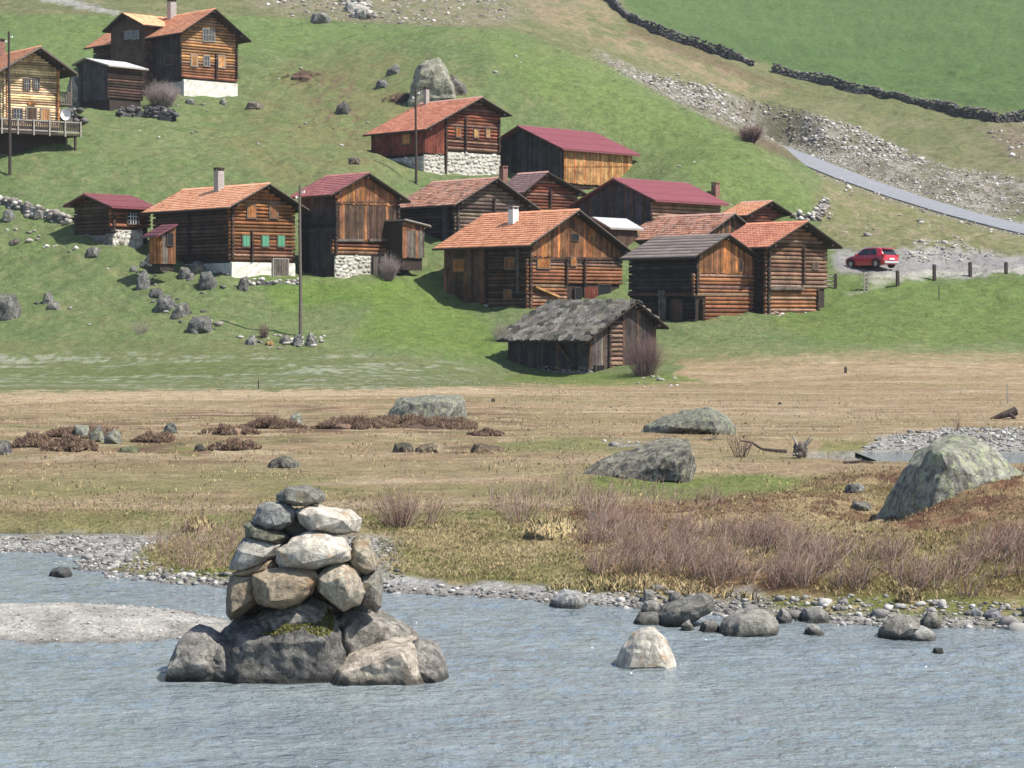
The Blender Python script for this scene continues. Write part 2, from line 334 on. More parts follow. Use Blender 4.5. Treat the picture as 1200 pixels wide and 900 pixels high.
M['brickchim'] = plain_mat('reddish_chimney_brick', (.22, .11, .085), .9, .4, 9)
def glass_mat():
    m, t, b = newmat('dark_window_glass'); b.inputs['Base Color'].default_value = (.02, .025, .03, 1); b.inputs['Roughness'].default_value = .08; return m
M['glass'] = glass_mat()
M['rock'] = rock_mat('grey_field_rock', (.135, .13, .122), (.04, .039, .038), (.31, .30, .28), 1.5, .2, .5, speck=.85)
M['rock_l'] = rock_mat('lichen_boulder', (.26, .255, .22), (.085, .08, .075), (.42, .41, .36), 1.3, .25, .75, lcol=(.37, .42, .235), speck=.6)
M['rock_wet'] = rock_mat('shore_rock', (.30, .285, .26), (.15, .14, .125), (.46, .44, .41), 1.3, .0, .35, wet=True)
M['cairn'] = rock_mat('cairn_stone', (.56, .53, .47), (.33, .31, .27), (.72, .70, .65), 2.2, 0, .25, (.44, .27, .13), speck=.35, lcol=(.30, .29, .25))
M['cairn_d'] = rock_mat('dark_cairn_stone', (.22, .215, .20), (.11, .105, .095), (.38, .37, .34), 2.5, 0, .5, (.26, .20, .12), speck=.4, lcol=(.42, .41, .36))
M['cairn_b'] = rock_mat('cairn_base_rock', (.20, .19, .175), (.075, .07, .065), (.40, .375, .34), 1.8, .0, .35, wet=True, lcol=(.42, .42, .37))
M['cairn_bl'] = rock_mat('pale_ledge_rock', (.42, .385, .34), (.22, .20, .175), (.56, .53, .48), 1.8, 0, .25, wet=True, lcol=(.25, .24, .2))
def isl_mat(name, stops, rough=.9, mult=.25, sc=20, up=0):
    m, t, b = newmat(name); g = geo(t)
    c = ramp(t, g.outputs['Random Per Island'], stops); n = noise(t, g.outputs['Position'], sc, 4)
    c = mixc(t, c, rgb(t, mapr(t, n, .3, .7, 1-mult, 1+mult)), 1.0, 'MULTIPLY')
    lk(t, c, b.inputs['Base Color']); b.inputs['Roughness'].default_value = rough; b.inputs['Specular IOR Level'].default_value = .2
    if up:
        a = nd(t, 'ShaderNodeVectorMath', operation='ADD'); lk(t, scaled(t, g.outputs['Normal'], (1-up,)*3), a.inputs[0]); a.inputs[1].default_value = (0, 0, up)
        q = nd(t, 'ShaderNodeVectorMath', operation='NORMALIZE'); lk(t, a.outputs[0], q.inputs[0]); lk(t, q.outputs[0], b.inputs['Normal'])
    return m
M['stonework'] = isl_mat('pale_wall_stone', [(0, (.26, .24, .20)), (.25, (.40, .37, .32)), (.6, (.50, .47, .41)), (1, (.58, .55, .49))], sc=5, mult=.45)
M['pebble'] = isl_mat('river_pebble', [(0, (.09, .086, .08)), (.3, (.19, .18, .165)), (.7, (.30, .285, .26)), (.93, (.40, .385, .355)), (1, (.52, .50, .47))])
M['rubble'] = isl_mat('scree_rubble', [(0, (.12, .105, .09)), (.3, (.25, .225, .195)), (.65, (.38, .35, .31)), (.9, (.50, .47, .43)), (1, (.66, .63, .6))])
M['drywall'] = isl_mat('dark_dry_stone', [(0, (.035, .034, .034)), (.5, (.085, .08, .078)), (.85, (.14, .13, .125)), (1, (.24, .23, .22))])
M['twig'] = isl_mat('red_willow_twig', [(0, (.10, .06, .044)), (.4, (.195, .122, .094)), (.8, (.29, .20, .155)), (1, (.46, .38, .32))], mult=.1, up=.45)
M['twig_d'] = isl_mat('dark_bare_twig', [(0, (.06, .035, .032)), (.5, (.12, .075, .068)), (1, (.20, .135, .12))], mult=.1, up=.3)
M['twig_g'] = isl_mat('grey_bare_twig', [(0, (.11, .09, .08)), (.5, (.19, .155, .145)), (1, (.28, .235, .21))], mult=.1, up=.4)
M['heather'] = isl_mat('brown_heather', [(0, (.045, .03, .025)), (.4, (.10, .062, .048)), (.7, (.16, .10, .072)), (.88, (.24, .17, .11)), (1, (.33, .25, .15))], mult=.1, up=.5)
M['heath'] = isl_mat('rust_heath', [(0, (.075, .048, .034)), (.4, (.16, .095, .06)), (.75, (.27, .18, .10)), (1, (.42, .32, .17))], mult=.1, up=.6)
M['straw'] = isl_mat('dry_grass', [(0, (.20, .16, .075)), (.35, (.34, .26, .13)), (.75, (.46, .36, .19)), (1, (.52, .42, .24))], mult=.1, up=.75)
M['grass'] = isl_mat('fresh_grass', [(0, (.07, .09, .02)), (.4, (.12, .15, .035)), (.75, (.20, .21, .06)), (1, (.38, .31, .14))], mult=.1, up=.8)
M['hillgrass'] = isl_mat('hill_grass', [(0, (.11, .145, .05)), (.5, (.14, .17, .06)), (.85, (.20, .20, .085)), (1, (.24, .22, .10))], mult=.1, up=.85)
M['moss'] = isl_mat('olive_moss', [(0, (.06, .07, .015)), (.5, (.12, .125, .03)), (1, (.22, .20, .06))], mult=.2, up=.6)
# ------------------------------------------------------------------ object helpers
def link(name, data, parent=None, mat=None):
    o = bpy.data.objects.new(name, data); COL.objects.link(o)
    if parent is not None: o.parent = parent
    if mat is not None and data is not None and not data.materials: data.materials.append(mat)
    return o
def thing(o, label, cat, group=None):
    o['label'] = label; o['category'] = cat
    if group: o['group'] = group
    return o
def empty(name, loc, rz=0.0):
    o = bpy.data.objects.new(name, None); COL.objects.link(o); o.location = loc; o.rotation_euler = (0, 0, rz); o.empty_display_size = .3; return o
def mesh_np(name, V, T, mat=None, parent=None, smooth=False, quads=False):
    me = bpy.data.meshes.new(name); V = np.asarray(V, np.float32); T = np.asarray(T, np.int32); k = T.shape[1]
    me.vertices.add(len(V)); me.vertices.foreach_set('co', V.ravel())
    me.loops.add(T.size); me.loops.foreach_set('vertex_index', T.ravel())
    me.polygons.add(len(T)); me.polygons.foreach_set('loop_start', np.arange(0, T.size, k, dtype=np.int32))
    me.polygons.foreach_set('loop_total', np.full(len(T), k, np.int32))
    if smooth: me.polygons.foreach_set('use_smooth', np.ones(len(T), bool))
    me.update(calc_edges=True)
    if name is None: return me
    return link(name, me, parent, mat)
class MB:
    def __init__(s): s.v = []; s.f = []
    def add(s, vs, fs):
        n = len(s.v); s.v += [tuple(v) for v in vs]; s.f += [tuple(i+n for i in f) for f in fs]
    def hexa(s, c): s.add(c, [(0, 3, 2, 1), (4, 5, 6, 7), (0, 1, 5, 4), (1, 2, 6, 5), (2, 3, 7, 6), (3, 0, 4, 7)])
    def box(s, x0, x1, y0, y1, z0, z1, f=None):
        c = [(x0, y0, z0), (x1, y0, z0), (x1, y1, z0), (x0, y1, z0), (x0, y0, z1), (x1, y0, z1), (x1, y1, z1), (x0, y1, z1)]
        s.hexa([f(*p) for p in c] if f else c)
    def tube(s, p0, p1, r0, r1=None, n=8, caps=True):
        p0 = Vector(p0); p1 = Vector(p1); r1 = r0 if r1 is None else r1; ax = (p1-p0).normalized()
        a = ax.orthogonal().normalized(); b = ax.cross(a); vs = []
        for p, r in ((p0, r0), (p1, r1)):
            for k in range(n):
                th = 2*math.pi*k/n; vs.append(p+a*(r*math.cos(th))+b*(r*math.sin(th)))
        fs = [(k, (k+1) % n, n+(k+1) % n, n+k) for k in range(n)]
        if caps: fs += [tuple(range(n-1, -1, -1)), tuple(range(n, 2*n))]
        s.add(vs, fs)
    def mesh(s, name):
        me = bpy.data.meshes.new(name); me.from_pydata(s.v, [], s.f); me.update()
        bm = bmesh.new(); bm.from_mesh(me); bmesh.ops.recalc_face_normals(bm, faces=bm.faces); bm.to_mesh(me); bm.free(); return me
    def build(s, name, mat, parent=None): return link(name, s.mesh(name), parent, mat)
_ico = {}
def ico(sub):
    if sub not in _ico:
        bm = bmesh.new(); bmesh.ops.create_icosphere(bm, subdivisions=sub, radius=1); bm.verts.ensure_lookup_table()
        _ico[sub] = (np.array([v.co[:] for v in bm.verts]), np.array([[v.index for v in f.verts] for f in bm.faces])); bm.free()
    return _ico[sub]
def rock_v(seed, sub=3, cuts=9, rough=.10, p=12, fine=.035):
    cuts = cuts+5; p = p*2
    D, T = ico(sub); D = D/np.linalg.norm(D, axis=1)[:, None]; r = np.random.default_rng(seed)
    N = r.normal(size=(cuts, 3)); N /= np.linalg.norm(N, axis=1)[:, None]; d = r.uniform(.58, .98, cuts)
    N = np.concatenate([N, np.eye(3), -np.eye(3)]); d = np.concatenate([d, np.ones(6)*r.uniform(.85, 1, 6)])
    g = (np.clip(D @ N.T, 0, None)/d)**p; rad = 1/(g.sum(1)**(1/p))
    o = r.uniform(0, 50, 3)
    rad = rad*(1+rough*2*(vn3(D*1.7+o, seed)-.5)+fine*3*(.5-np.abs(2*vn3(D*3.5+o, seed+1)-1))+fine*2*(vn3(D*8+o, seed+3)-.5)+fine*1.3*(vn3(D*17+o, seed+2)-.5))
    V = D*rad[:, None]; lo, hi = V.min(0), V.max(0); return (V-(lo+hi)/2)/(hi-lo), T
def rock(name, loc, size, seed, mat, rot=(0, 0, 0), parent=None, sub=3, cuts=9, rough=.10, p=12, col=None, fine=.03):
    V, T = rock_v(seed, sub, cuts, rough, p, fine); o = mesh_np(name, V*np.array(size), T, mat, parent, smooth=True)
    try: o.data.set_sharp_from_angle(angle=R(38))
    except Exception: pass
    o.location = loc; o.rotation_euler = rot
    if col: o.color = (*col, 1)
    return o
def twigs(P0, P1, P2, r0, r1):
    """three-sided tapering twigs through P0, P1, P2 (arrays n x 3)"""
    n = len(P0); ax = P2-P0; ax /= np.linalg.norm(ax, axis=1)[:, None]+1e-9
    up = np.tile(np.array([.3, 1., .2]), (n, 1)); a = np.cross(ax, up); a /= np.linalg.norm(a, axis=1)[:, None]+1e-9; b = np.cross(ax, a)
    V = np.empty((n, 7, 3))
    for k in range(3):
        c, s_ = math.cos(2.0944*k), math.sin(2.0944*k)
        V[:, k] = P0+(a*c+b*s_)*np.reshape(r0, (-1, 1)); V[:, 3+k] = P1+(a*c+b*s_)*np.reshape(r1, (-1, 1))
    V[:, 6] = P2; base = np.array([[0, 1, 4], [0, 4, 3], [1, 2, 5], [1, 5, 4], [2, 0, 3], [2, 3, 5], [3, 4, 6], [4, 5, 6], [5, 3, 6]])
    T = (base[None]+(np.arange(n)*7)[:, None, None]).reshape(-1, 3); return V.reshape(-1, 3), T
def join(parts):
    V = []; T = []; n = 0
    for v, t in parts: V.append(v); T.append(t+n); n += len(v)
    return np.concatenate(V), np.concatenate(T)
def bush_geo(w_, h_, n, seed, r=.012, side=3, lean=0.0, dome=.6):
    """bare many-stemmed bush around the origin"""
    g = np.random.default_rng(seed); th = g.uniform(0, 2*np.pi, n); q = np.sqrt(g.uniform(0, 1, n))
    base = np.stack([np.cos(th)*q*w_*.16, np.sin(th)*q*w_*.16, np.full(n, -.05*h_)], 1)
    hh = h_*g.uniform(.6, 1.0, n)*(1-dome*.5*q**2)
    tip = np.stack([np.cos(th)*q*w_*.5+lean*h_, np.sin(th)*q*w_*.5, hh], 1)+g.normal(0, .03, (n, 3))*w_
    mid = base*.45+tip*.55; mid[:, 2] += hh*.06; mid += g.normal(0, .02, (n, 3))*w_
    parts = [twigs(base, mid, tip, np.full(n, r), np.full(n, r*.65))]
    for k in range(side):
        t = g.uniform(.25, .85, n)[:, None]; s0 = np.where(t < .55, base+(mid-base)*t/.55, mid+(tip-mid)*(t-.55)/.45)
        dr = (tip-base); dr = dr/np.linalg.norm(dr, axis=1)[:, None]+g.normal(0, .45, (n, 3)); dr[:, 2] = np.abs(dr[:, 2])
        dr /= np.linalg.norm(dr, axis=1)[:, None]; L = (h_*g.uniform(.15, .4, n))[:, None]
        e = s0+dr*L; m = (s0+e)/2+g.normal(0, .015, (n, 3))*h_; e[:, 2] = np.minimum(e[:, 2], h_*1.03)
        parts.append(twigs(s0, m, e, np.full(n, r*.55), np.full(n, r*.4)))
    return join(parts)

def hull_rock(name, pts, d, depth, seed, mat, res=.06, amp=.03, org=(0, 0), sc=1.0, dy=0.0, col=None, lay=None, jit=.07, sub_max=5, smooth=0):
    """rock with real depth whose widest section follows the given corners; layers taper to the front and the back"""
    g = np.random.default_rng(seed); q = [(org[0]+x/sc, org[1]+y/sc) for x, y in pts]; cx = sum(a for a, b in q)/len(q); cy = sum(b for a, b in q)/len(q)
    O = Vector(P(cx, cy, d+dy)); bm = bmesh.new()
    for f, k, *sh in (lay or ((-.5, .52), (-.30, .84), (0, 1.0), (.3, .88), (.5, .55))):
        sh = sh[0] if sh else (0, 0)
        for a, b in q:
            b += sh[1]*(1 if k < .99 else 0)
            s_ = k*(1+(g.uniform(-jit, jit*.4) if k < .99 else 0)); bm.verts.new(Vector(P(cx+sh[0]*(k < .99)+(a-cx)*s_*(sh[2] if len(sh) > 2 else 1), cy+(b-cy)*s_, d+dy))-O+Vector((0, (f+g.uniform(-.10, .10))*depth, 0)))
    r = bmesh.ops.convex_hull(bm, input=bm.verts); bmesh.ops.delete(bm, geom=[v for v in bm.verts if not v.link_faces], context='VERTS')
    bmesh.ops.triangulate(bm, faces=bm.faces)
    for k in range(sub_max):
        e = [e for e in bm.edges if e.calc_length() > res]
        if not e: break
        bmesh.ops.subdivide_edges(bm, edges=e, cuts=1); bmesh.ops.triangulate(bm, faces=bm.faces)
    for k in range(smooth): bmesh.ops.smooth_vert(bm, verts=bm.verts, factor=.5, use_axis_x=True, use_axis_y=True, use_axis_z=True)
    bm.normal_update(); bm.verts.ensure_lookup_table(); co = np.array([v.co[:] for v in bm.verts]); nn = np.array([v.normal[:] for v in bm.verts])
    L = max(np.ptp(co[:, 0]), np.ptp(co[:, 2])); p = co/L; o = g.uniform(0, 40, 3)
    h = 1.6*(.45-np.abs(2*vn3(p*3+o, seed)-1))+1.1*(.45-np.abs(2*vn3(p*np.array([6, 6, 10])+o, seed+1)-1))+.7*(vn3(p*13+o, seed+2)-.5)+.45*(vn3(p*27+o, seed+3)-.5)
    co = co+nn*(h*amp*L)[:, None]
    for v, c in zip(bm.verts, co): v.co = c
    me = bpy.data.meshes.new(name); bm.to_mesh(me); bm.free(); me.polygons.foreach_set('use_smooth', np.ones(len(me.polygons), bool)); me.set_sharp_from_angle(angle=R(24))
    ob = link(name, me, None, M[mat]); ob.location = O
    if col: ob.color = (*col, 1)
    return ob
# ------------------------------------------------------------------ ground cover (albedo of what grows or lies where)
def cover():
    x, y, z = XX, YY, ZZ
    nA = fbm(x*.16, y*.16, 40, 4); nB = fbm(x*.6, y*.6, 44, 4); nC = fbm(x*2.2, y*1.2, 48, 3); nS = fbm(x*.26, y*1.1, 52, 5); nS2 = fbm(x*.09, y*.42, 56, 4)
    px = PXG+(nB-.5)*26; py = PYG+(nC-.5)*8+(nB-.5)*10
    C = np.empty(x.shape+(3,))
    def put(col, m):
        m = np.clip(m, 0, 1)[..., None]; C[:] = C*(1-m)+np.asarray(col)*m
    def poly(pts, soft=8): return sst(-soft, soft, sdist(px, py, pts))
    C[:] = (.126, .170, .066)
    put((.155, .192, .078), sst(.35, .7, nA)*.8); put((.19, .20, .09), sst(.5, .75, nB)*.45); put((.108, .158, .052), sst(.55, .8, fbm(x*.3, y*.3, 60, 3))*.7)
    put((.25, .225, .125), sst(.60, .75, nC)*.35)
    # drier upper part of the left hill
    put((.175, .175, .075), poly([(330, 80), (470, 60), (560, 100), (480, 200), (330, 230), (240, 160)], 25)*(.35+.6*sst(.4, .6, nB)))
    put((.16, .12, .07), poly([(340, 75), (420, 90), (430, 190), (370, 140)], 14)*sst(.5, .62, nC)*.8)
    put((.125, .19, .058), poly([(-900, -20), (150, 25), (300, 20), (560, 40), (300, 60), (100, 90), (-900, 70)], 10)*.55)
    # shoulder right of the houses and fresh slope by the front house
    put((.145, .20, .062), poly([(560, 40), (700, 80), (880, 170), (965, 240), (900, 260), (760, 180), (620, 110)], 16)*.75)
    put((.135, .195, .048), poly([(440, 330), (500, 325), (600, 400), (585, 425), (420, 400)], 12)*.85)
    put((.125, .205, .035), poly([(300, 325), (470, 330), (470, 350), (330, 365)], 10)*.6)
    # beyond the crest
    far = sst(0, 6, YY-(236-.00*XX))*(sst(-8, 8, -sdist(px, py, [(-900, 200), (560, 38), (600, 38), (700, 72), (880, 165), (965, 235), (965, 500), (-900, 500)])))
    farpoly = [(-900, -300), (2700, -300), (2700, 330), (1330, 297), (1200, 265), (1060, 228), (940, 186), (880, 162), (740, 88), (600, 34), (450, 28), (300, 18), (-900, 10)]
    fm = sst(-1.5, 1.5, sdist(PXG, PYG, farpoly))*sst(196, 206, YY)
    put((.145, .155, .07), fm); put((.18, .175, .09), fm*sst(.4, .65, nA)); put((.11, .13, .05), fm*sst(.55, .7, nB)*.6)
    put((.22, .19, .13), fm*poly([(280, -60), (640, -60), (640, 20), (560, 34), (430, 30), (300, 12)], 8)*(.2+.8*sst(.42, .58, nC)))
    put((.26, .205, .125), poly([(600, -10), (700, -8), (745, 40), (860, 78), (920, 110), (880, 118), (760, 70), (640, 30)], 7)*sst(.35, .6, nB)*.9)
    put((.14, .10, .06), poly([(730, 20), (880, 84), (960, 112), (870, 92), (740, 42)], 4)*.6)
    put((.085, .137, .045), poly([(705, -300), (2700, -300), (2700, 160), (1200, 134), (1080, 116), (960, 92), (890, 72), (800, 44), (735, 14)], 5)*.95)
    put((.108, .15, .055), poly([(705, -300), (2700, -300), (2700, 160), (1200, 134), (1080, 116), (960, 92), (890, 72), (800, 44), (735, 14)], 5)*sst(.4, .7, nS2)*.5)
    put((.33, .32, .30), poly([(50, -12), (95, 3), (140, 13), (140, 17), (90, 9), (40, -2)], 2)*.8)
    put((.075, .12, .042), poly([(705, -300), (2700, -300), (2700, 160), (1200, 134), (1080, 116), (960, 92), (890, 72), (800, 44), (735, 14)], 5)*sst(.5, .7, fbm(x*.05+y*.03, y*.16, 177, 4))*.6)
    dr, _z = pline(x, y, ROADW); put((.27, .25, .21), sst(4.2, 2.2, dr+(nC-.5)*2.2)*.85)
    # scree band and cut bank over the road
    scree = poly([(700, 60), (760, 88), (880, 118), (1000, 148), (1060, 176), (1110, 196), (1300, 225), (1500, 250), (1500, 330), (1330, 292), (1200, 262), (1060, 226), (945, 184), (880, 160), (800, 124), (720, 80)], 4)*sst(200, 208, YY)
    put((.20, .175, .13), scree*.9); put((.30, .275, .235), scree*sst(.45, .6, nC)); put((.13, .125, .07), scree*sst(.5, .65, nB)*.65)
    put((.19, .155, .11), poly([(1150, 150), (1300, 140), (1300, 215), (1190, 190)], 10)*.8)
    put((.15, .10, .07), poly([(840, 145), (900, 165), (945, 190), (900, 178)], 5)*.8)
    # rough grass between road and meadow, parking place, track
    put((.19, .175, .085), poly([(960, 190), (1200, 275), (1400, 320), (1400, 300), (1000, 300), (960, 270)], 10)*.7)
    put((.25, .215, .13), poly([(960, 190), (1200, 275), (1400, 320), (1400, 300), (1000, 300), (960, 270)], 10)*sst(.5, .62, nC)*.8)
    put((.27, .26, .245), poly([(975, 292), (1040, 296), (1080, 290), (1150, 296), (1210, 300), (1400, 300), (1400, 316), (1200, 317), (1120, 325), (1050, 328), (975, 318)], 4))
    put((.35, .33, .29), poly([(1075, 284), (1130, 284), (1160, 298), (1120, 312), (1070, 306)], 6)*sst(.35, .6, nC)*.7)
    put((.40, .38, .33), poly([(1015, 327), (1060, 322), (1200, 312), (1400, 309), (1400, 317), (1200, 317), (1070, 328), (1030, 338), (985, 346), (985, 340), (1020, 335)], 2)*.85)
    put((.13, .185, .045), poly([(975, 318), (1010, 330), (1100, 328), (1400, 318), (1400, 400), (960, 405), (900, 378)], 8)*.6)
    # the flat: green and white band, tan mown meadow
    flat = 1-sst(150, 156, YY)
    green_b = poly([(-900, 400), (300, 400), (590, 432), (780, 430), (780, 447), (560, 455), (0, 461), (-900, 461)], 5)*flat
    put((.150, .165, .070), green_b*.8); put((.40, .41, .33), green_b*sst(.50, .66, nS*.45+nC*.2+fbm(x*3.2, y*1.6, 99, 2)*.35)*sst(620, 480, PXG)*sst(402, 425, PYG)*.55)
    put((.115, .145, .045), poly([(-900, 425), (60, 428), (330, 425), (330, 437), (60, 440), (-900, 440)], 6)*sst(.35, .6, nS2)*.7)
    tan = sst(-3, 3, sdist(px, py, [(-900, 461), (0, 461), (560, 455), (700, 448), (785, 444), (800, 420), (1000, 413), (2700, 413), (2700, 640), (-900, 640)]))*sst(160, 150, YY)
    put((.355, .262, .158), tan); put((.44, .345, .225), tan*sst(.48, .7, nS)*.85); put((.275, .195, .112), tan*sst(.50, .72, fbm(x*.2, y*.8, 70, 5))*.8)
    put((.255, .215, .10), tan*sst(.52, .7, nS2)*.6)
    put((.52, .40, .26), poly([(-900, 459), (0, 460), (560, 454), (600, 462), (0, 472), (-900, 470)], 3)*.6)
    put((.22, .215, .10), sst(-6, 6, sdist(px, py, [(760, 405), (2700, 405), (2700, 417), (780, 424)]))*.5)
    put((.135, .185, .045), poly([(720, 436), (800, 440), (830, 448), (740, 452), (590, 448), (590, 441)], 3)*.8)
    # mown swaths: fine bands lying across the view
    ph = y*1.15+x*.03+(nA-.5)*2.5
    sw = .5+.5*np.sin(ph*2*np.pi/2.3); put((.25, .165, .09), tan*sst(.6, .95, sw)*sst(.45, .65, nS2)*.18*sst(56, 66, YY))
    # greener strips nearer the bank
    for a, b, s_, q in [(500, 516, (.19, .195, .07), .35), (557, 584, (.20, .205, .075), .6), (602, 628, (.19, .20, .07), .75), (520, 535, (.22, .20, .09), .3)]:
        put(s_, sst(a-5, a+3, py)*(1-sst(b-4, b+6, py))*sst(.34, .62, nB)*q*sst(36, 38, YY)*sst(72, 66, YY))
    put((.14, .20, .045), poly([(700, 556), (760, 556), (850, 560), (900, 556), (960, 566), (900, 590), (820, 590), (700, 572)], 6)*.75)
    put((.17, .20, .065), poly([(550, 520), (700, 515), (760, 520), (740, 530), (560, 530)], 4)*.6)
    put((.17, .19, .06), poly([(150, 518), (230, 520), (230, 530), (120, 532)], 3)*.7)
    put((.19, .2, .06), poly([(960, 515), (1060, 522), (1060, 531), (960, 533)], 4)*.7)
    # rough heathy ground round the clumps at left
    rg = poly([(-60, 478), (150, 490), (250, 478), (350, 474), (600, 470), (620, 500), (560, 535), (380, 530), (300, 545), (120, 540), (-60, 535)], 12)*sst(50, 56, YY)
    put((.30, .21, .125), rg*sst(.42, .6, nC)*.8); put((.17, .105, .07), rg*sst(.52, .68, fbm(x*.5, y*.7, 171, 4))*.9); put((.44, .35, .22), rg*sst(.56, .7, fbm(x*.8, y*.9, 173, 3))*.8); put((.18, .19, .075), rg*sst(.58, .72, nB)*.6)
    put((.26, .235, .115), tan*sst(.50, .64, fbm(x*.14, y*.30, 175, 4))*sst(90, 60, YY)*.4)
    # near bank
    nb = sst(60, 52, YY)
    bank = poly([(420, 608), (640, 612), (760, 620), (1300, 640), (1300, 770), (700, 770), (400, 720), (420, 640)], 5)*nb
    put((.30, .245, .115), bank*.9); put((.21, .19, .075), bank*sst(.42, .6, nB)); put((.16, .185, .05), bank*sst(.55, .7, nA)*.8); put((.40, .32, .18), bank*sst(.55, .7, nC)*.8)
    md = poly([(640, 600), (800, 588), (900, 580), (960, 562), (1060, 548), (1160, 500), (1500, 500), (1500, 735), (900, 715), (760, 690), (700, 670)], 8)*nb*sst(706, 684, PYG)
    put((.245, .155, .085), md*.9); put((.42, .31, .165), md*sst(.44, .60, fbm(x*.9, y*.7, 80, 4))*.95); put((.13, .062, .04), md*sst(.52, .68, fbm(x*1.4, y*1.1, 84, 4))*.85); put((.20, .085, .055), md*sst(.6, .72, fbm(x*1.2, y*.9, 86, 3))*.6*sst(650, 600, PYG))
    put((.20, .19, .06), md*sst(.60, .72, nA)*.7)
    put((.40, .31, .17), poly([(900, 600), (1000, 575), (1060, 590), (1020, 640), (900, 650), (850, 630)], 10)*nb*sst(.38, .55, nC)*.8)
    # gravel
    sd = -sdist(x, y, RIVER)+(nC-.5)*.8
    s3 = sdist(x, y, RILL)
    left = sst(480, 420, px)*nb
    gr = np.maximum(left*sst(-8, 8, py-628)*1.0, sst(.75+1.4*sst(760, 900, px), .35+1.1*sst(760, 900, px), sd)*nb)
    hum = poly([(130, 668), (175, 640), (215, 625), (300, 622), (330, 660), (300, 676), (200, 676)], 7)*nb
    gr = gr*(1-hum)
    put((.40, .385, .355), gr); put((.29, .275, .25), gr*sst(.45, .65, nC)); put((.52, .50, .47), gr*sst(.55, .7, fbm(x*4, y*3, 90, 2))*.7)
    put((.25, .23, .10), hum); put((.17, .19, .05), hum*sst(.45, .6, nB)); put((.38, .31, .16), hum*sst(.55, .65, nC))
    # cut bank: bare earth just above the gravel in the middle
    slope = np.gradient(ZZ, axis=0)/np.gradient(YY, axis=0)
    put((.085, .07, .05), sst(.42, .8, slope)*nb*sst(690, 720, px)*(1-sst(960, 1000, px))*sst(.05, .15, z)*.9)
    spit = sst(-1.3, .3, sdist(x, y, SPIT)+(fbm(x*.8, y*.8, 31, 3)-.5)*1.2)*sst(440, 320, px)
    put((.56, .53, .47), spit); put((.36, .335, .29), spit*sst(.5, .7, nC)*.6)
    # gravel heap by the stream at the right, its bed
    s4 = sdist(x, y, STREAM)
    put((.36, .345, .31), (poly([(1000, 532), (1030, 512), (1100, 503), (1500, 498), (1500, 530), (1100, 532)], 3)*sst(60, 68, YY)))
    put((.30, .285, .25), sst(-.5, .2, s4)*sst(50, 54, YY)*sst(85, 80, YY))
    put((.30, .28, .25), poly([(705, 517), (760, 515), (775, 524), (720, 528)], 3)*sst(.45, .6, nC))
    put((.21, .2, .17), sst(.02, -.1, z)*sst(60, 50, YY))
    wet = sst(.05, -.02, z)*sst(60, 50, YY); C[:] = C*(1-.45*wet[..., None])
    C[:] *= (.86+.28*fbm(x*3.5, y*2.0, 95, 3))[..., None]
    return C
CV = cover()
nr, nc = XX.shape
_idx = np.arange(nr*nc).reshape(nr, nc)
_q = np.stack([_idx[:-1, :-1], _idx[:-1, 1:], _idx[1:, 1:], _idx[1:, :-1]], -1).reshape(-1, 4)
def ground_mat():
    m, t, b = newmat('ground_cover'); g = geo(t); pos = g.outputs['Position']
    a = nd(t, 'ShaderNodeVertexColor'); a.layer_name = 'cover'
    n1 = noise(t, pos, 9, 6, .75); n2 = noise(t, pos, 1.6, 5, .7); n3 = noise(t, scaled(t, pos, (3, 3, 3)), 9, 3, .7)
    c = mixc(t, a.outputs[0], rgb(t, mapr(t, n1, .3, .7, .6, 1.4)), 1.0, 'MULTIPLY')
    c = mixc(t, c, rgb(t, mapr(t, n2, .3, .7, .74, 1.26)), 1.0, 'MULTIPLY')
    c = mixc(t, c, rgb(t, mapr(t, n3, .3, .7, .8, 1.2)), 1.0, 'MULTIPLY')
    lk(t, c, b.inputs['Base Color']); b.inputs['Roughness'].default_value = .95; b.inputs['Specular IOR Level'].default_value = .12
    bump(t, b, mth(t, 'ADD', n1, mth(t, 'MULTIPLY', n2, 1.5)), .9, .20); return m
gnd = mesh_np('ground', np.stack([XX, YY, ZZ], -1).reshape(-1, 3), _q, ground_mat(), smooth=True)
_ca = gnd.data.color_attributes.new('cover', 'FLOAT_COLOR', 'POINT')
_ca.data.foreach_set('color', np.concatenate([CV.reshape(-1, 3), np.ones((nr*nc, 1))], 1).astype(np.float32).ravel())
gnd['kind'] = 'structure'
# ------------------------------------------------------------------ water
def water_mat(name, deep, sx, dist, rough=.06):
    m, t, b = newmat(name); g = geo(t); pos = g.outputs['Position']
    n1 = noise(t, scaled(t, pos, (1.1, 1.9, 1)), 1.9, 4, .52, .3); n2 = noise(t, scaled(t, pos, (1.4, 2.0, 1)), 7.0, 3, .6, .2); n0 = noise(t, scaled(t, pos, (.35, 1.0, 1)), .8, 3, .5)
    c = mixc(t, deep, (deep[0]*1.2, deep[1]*1.18, deep[2]*1.15), mapr(t, n0, .35, .65, 0, 1))
    lk(t, c, b.inputs['Base Color']); b.inputs['Roughness'].default_value = rough; b.inputs['IOR'].default_value = 1.333
    h = mth(t, 'ADD', mth(t, 'MULTIPLY', n1, 1.0), mth(t, 'MULTIPLY', n2, .30)); bump(t, b, h, 1.0, dist); return m
def sheet(name, pts, z, mat, nx=1):
    me = bpy.data.meshes.new(name); me.from_pydata([(x, y, z) for x, y in pts], [], [tuple(range(len(pts)))]); me.update()
    o = link(name, me, None, mat); o['kind'] = 'structure'; return o
wm = water_mat('river_water', (.165, .194, .204), 1, .21, .05)
_wx = np.concatenate([np.linspace(-45, -12, 60), np.arange(-11.9, 11.9, .06), np.linspace(12, 45, 60)]); _wy = np.concatenate([np.array([3, 8, 14, 18.]), np.arange(20, 34, .05), np.arange(34, 49, .08)])
WXX, WYY = np.meshgrid(_wx, _wy); 
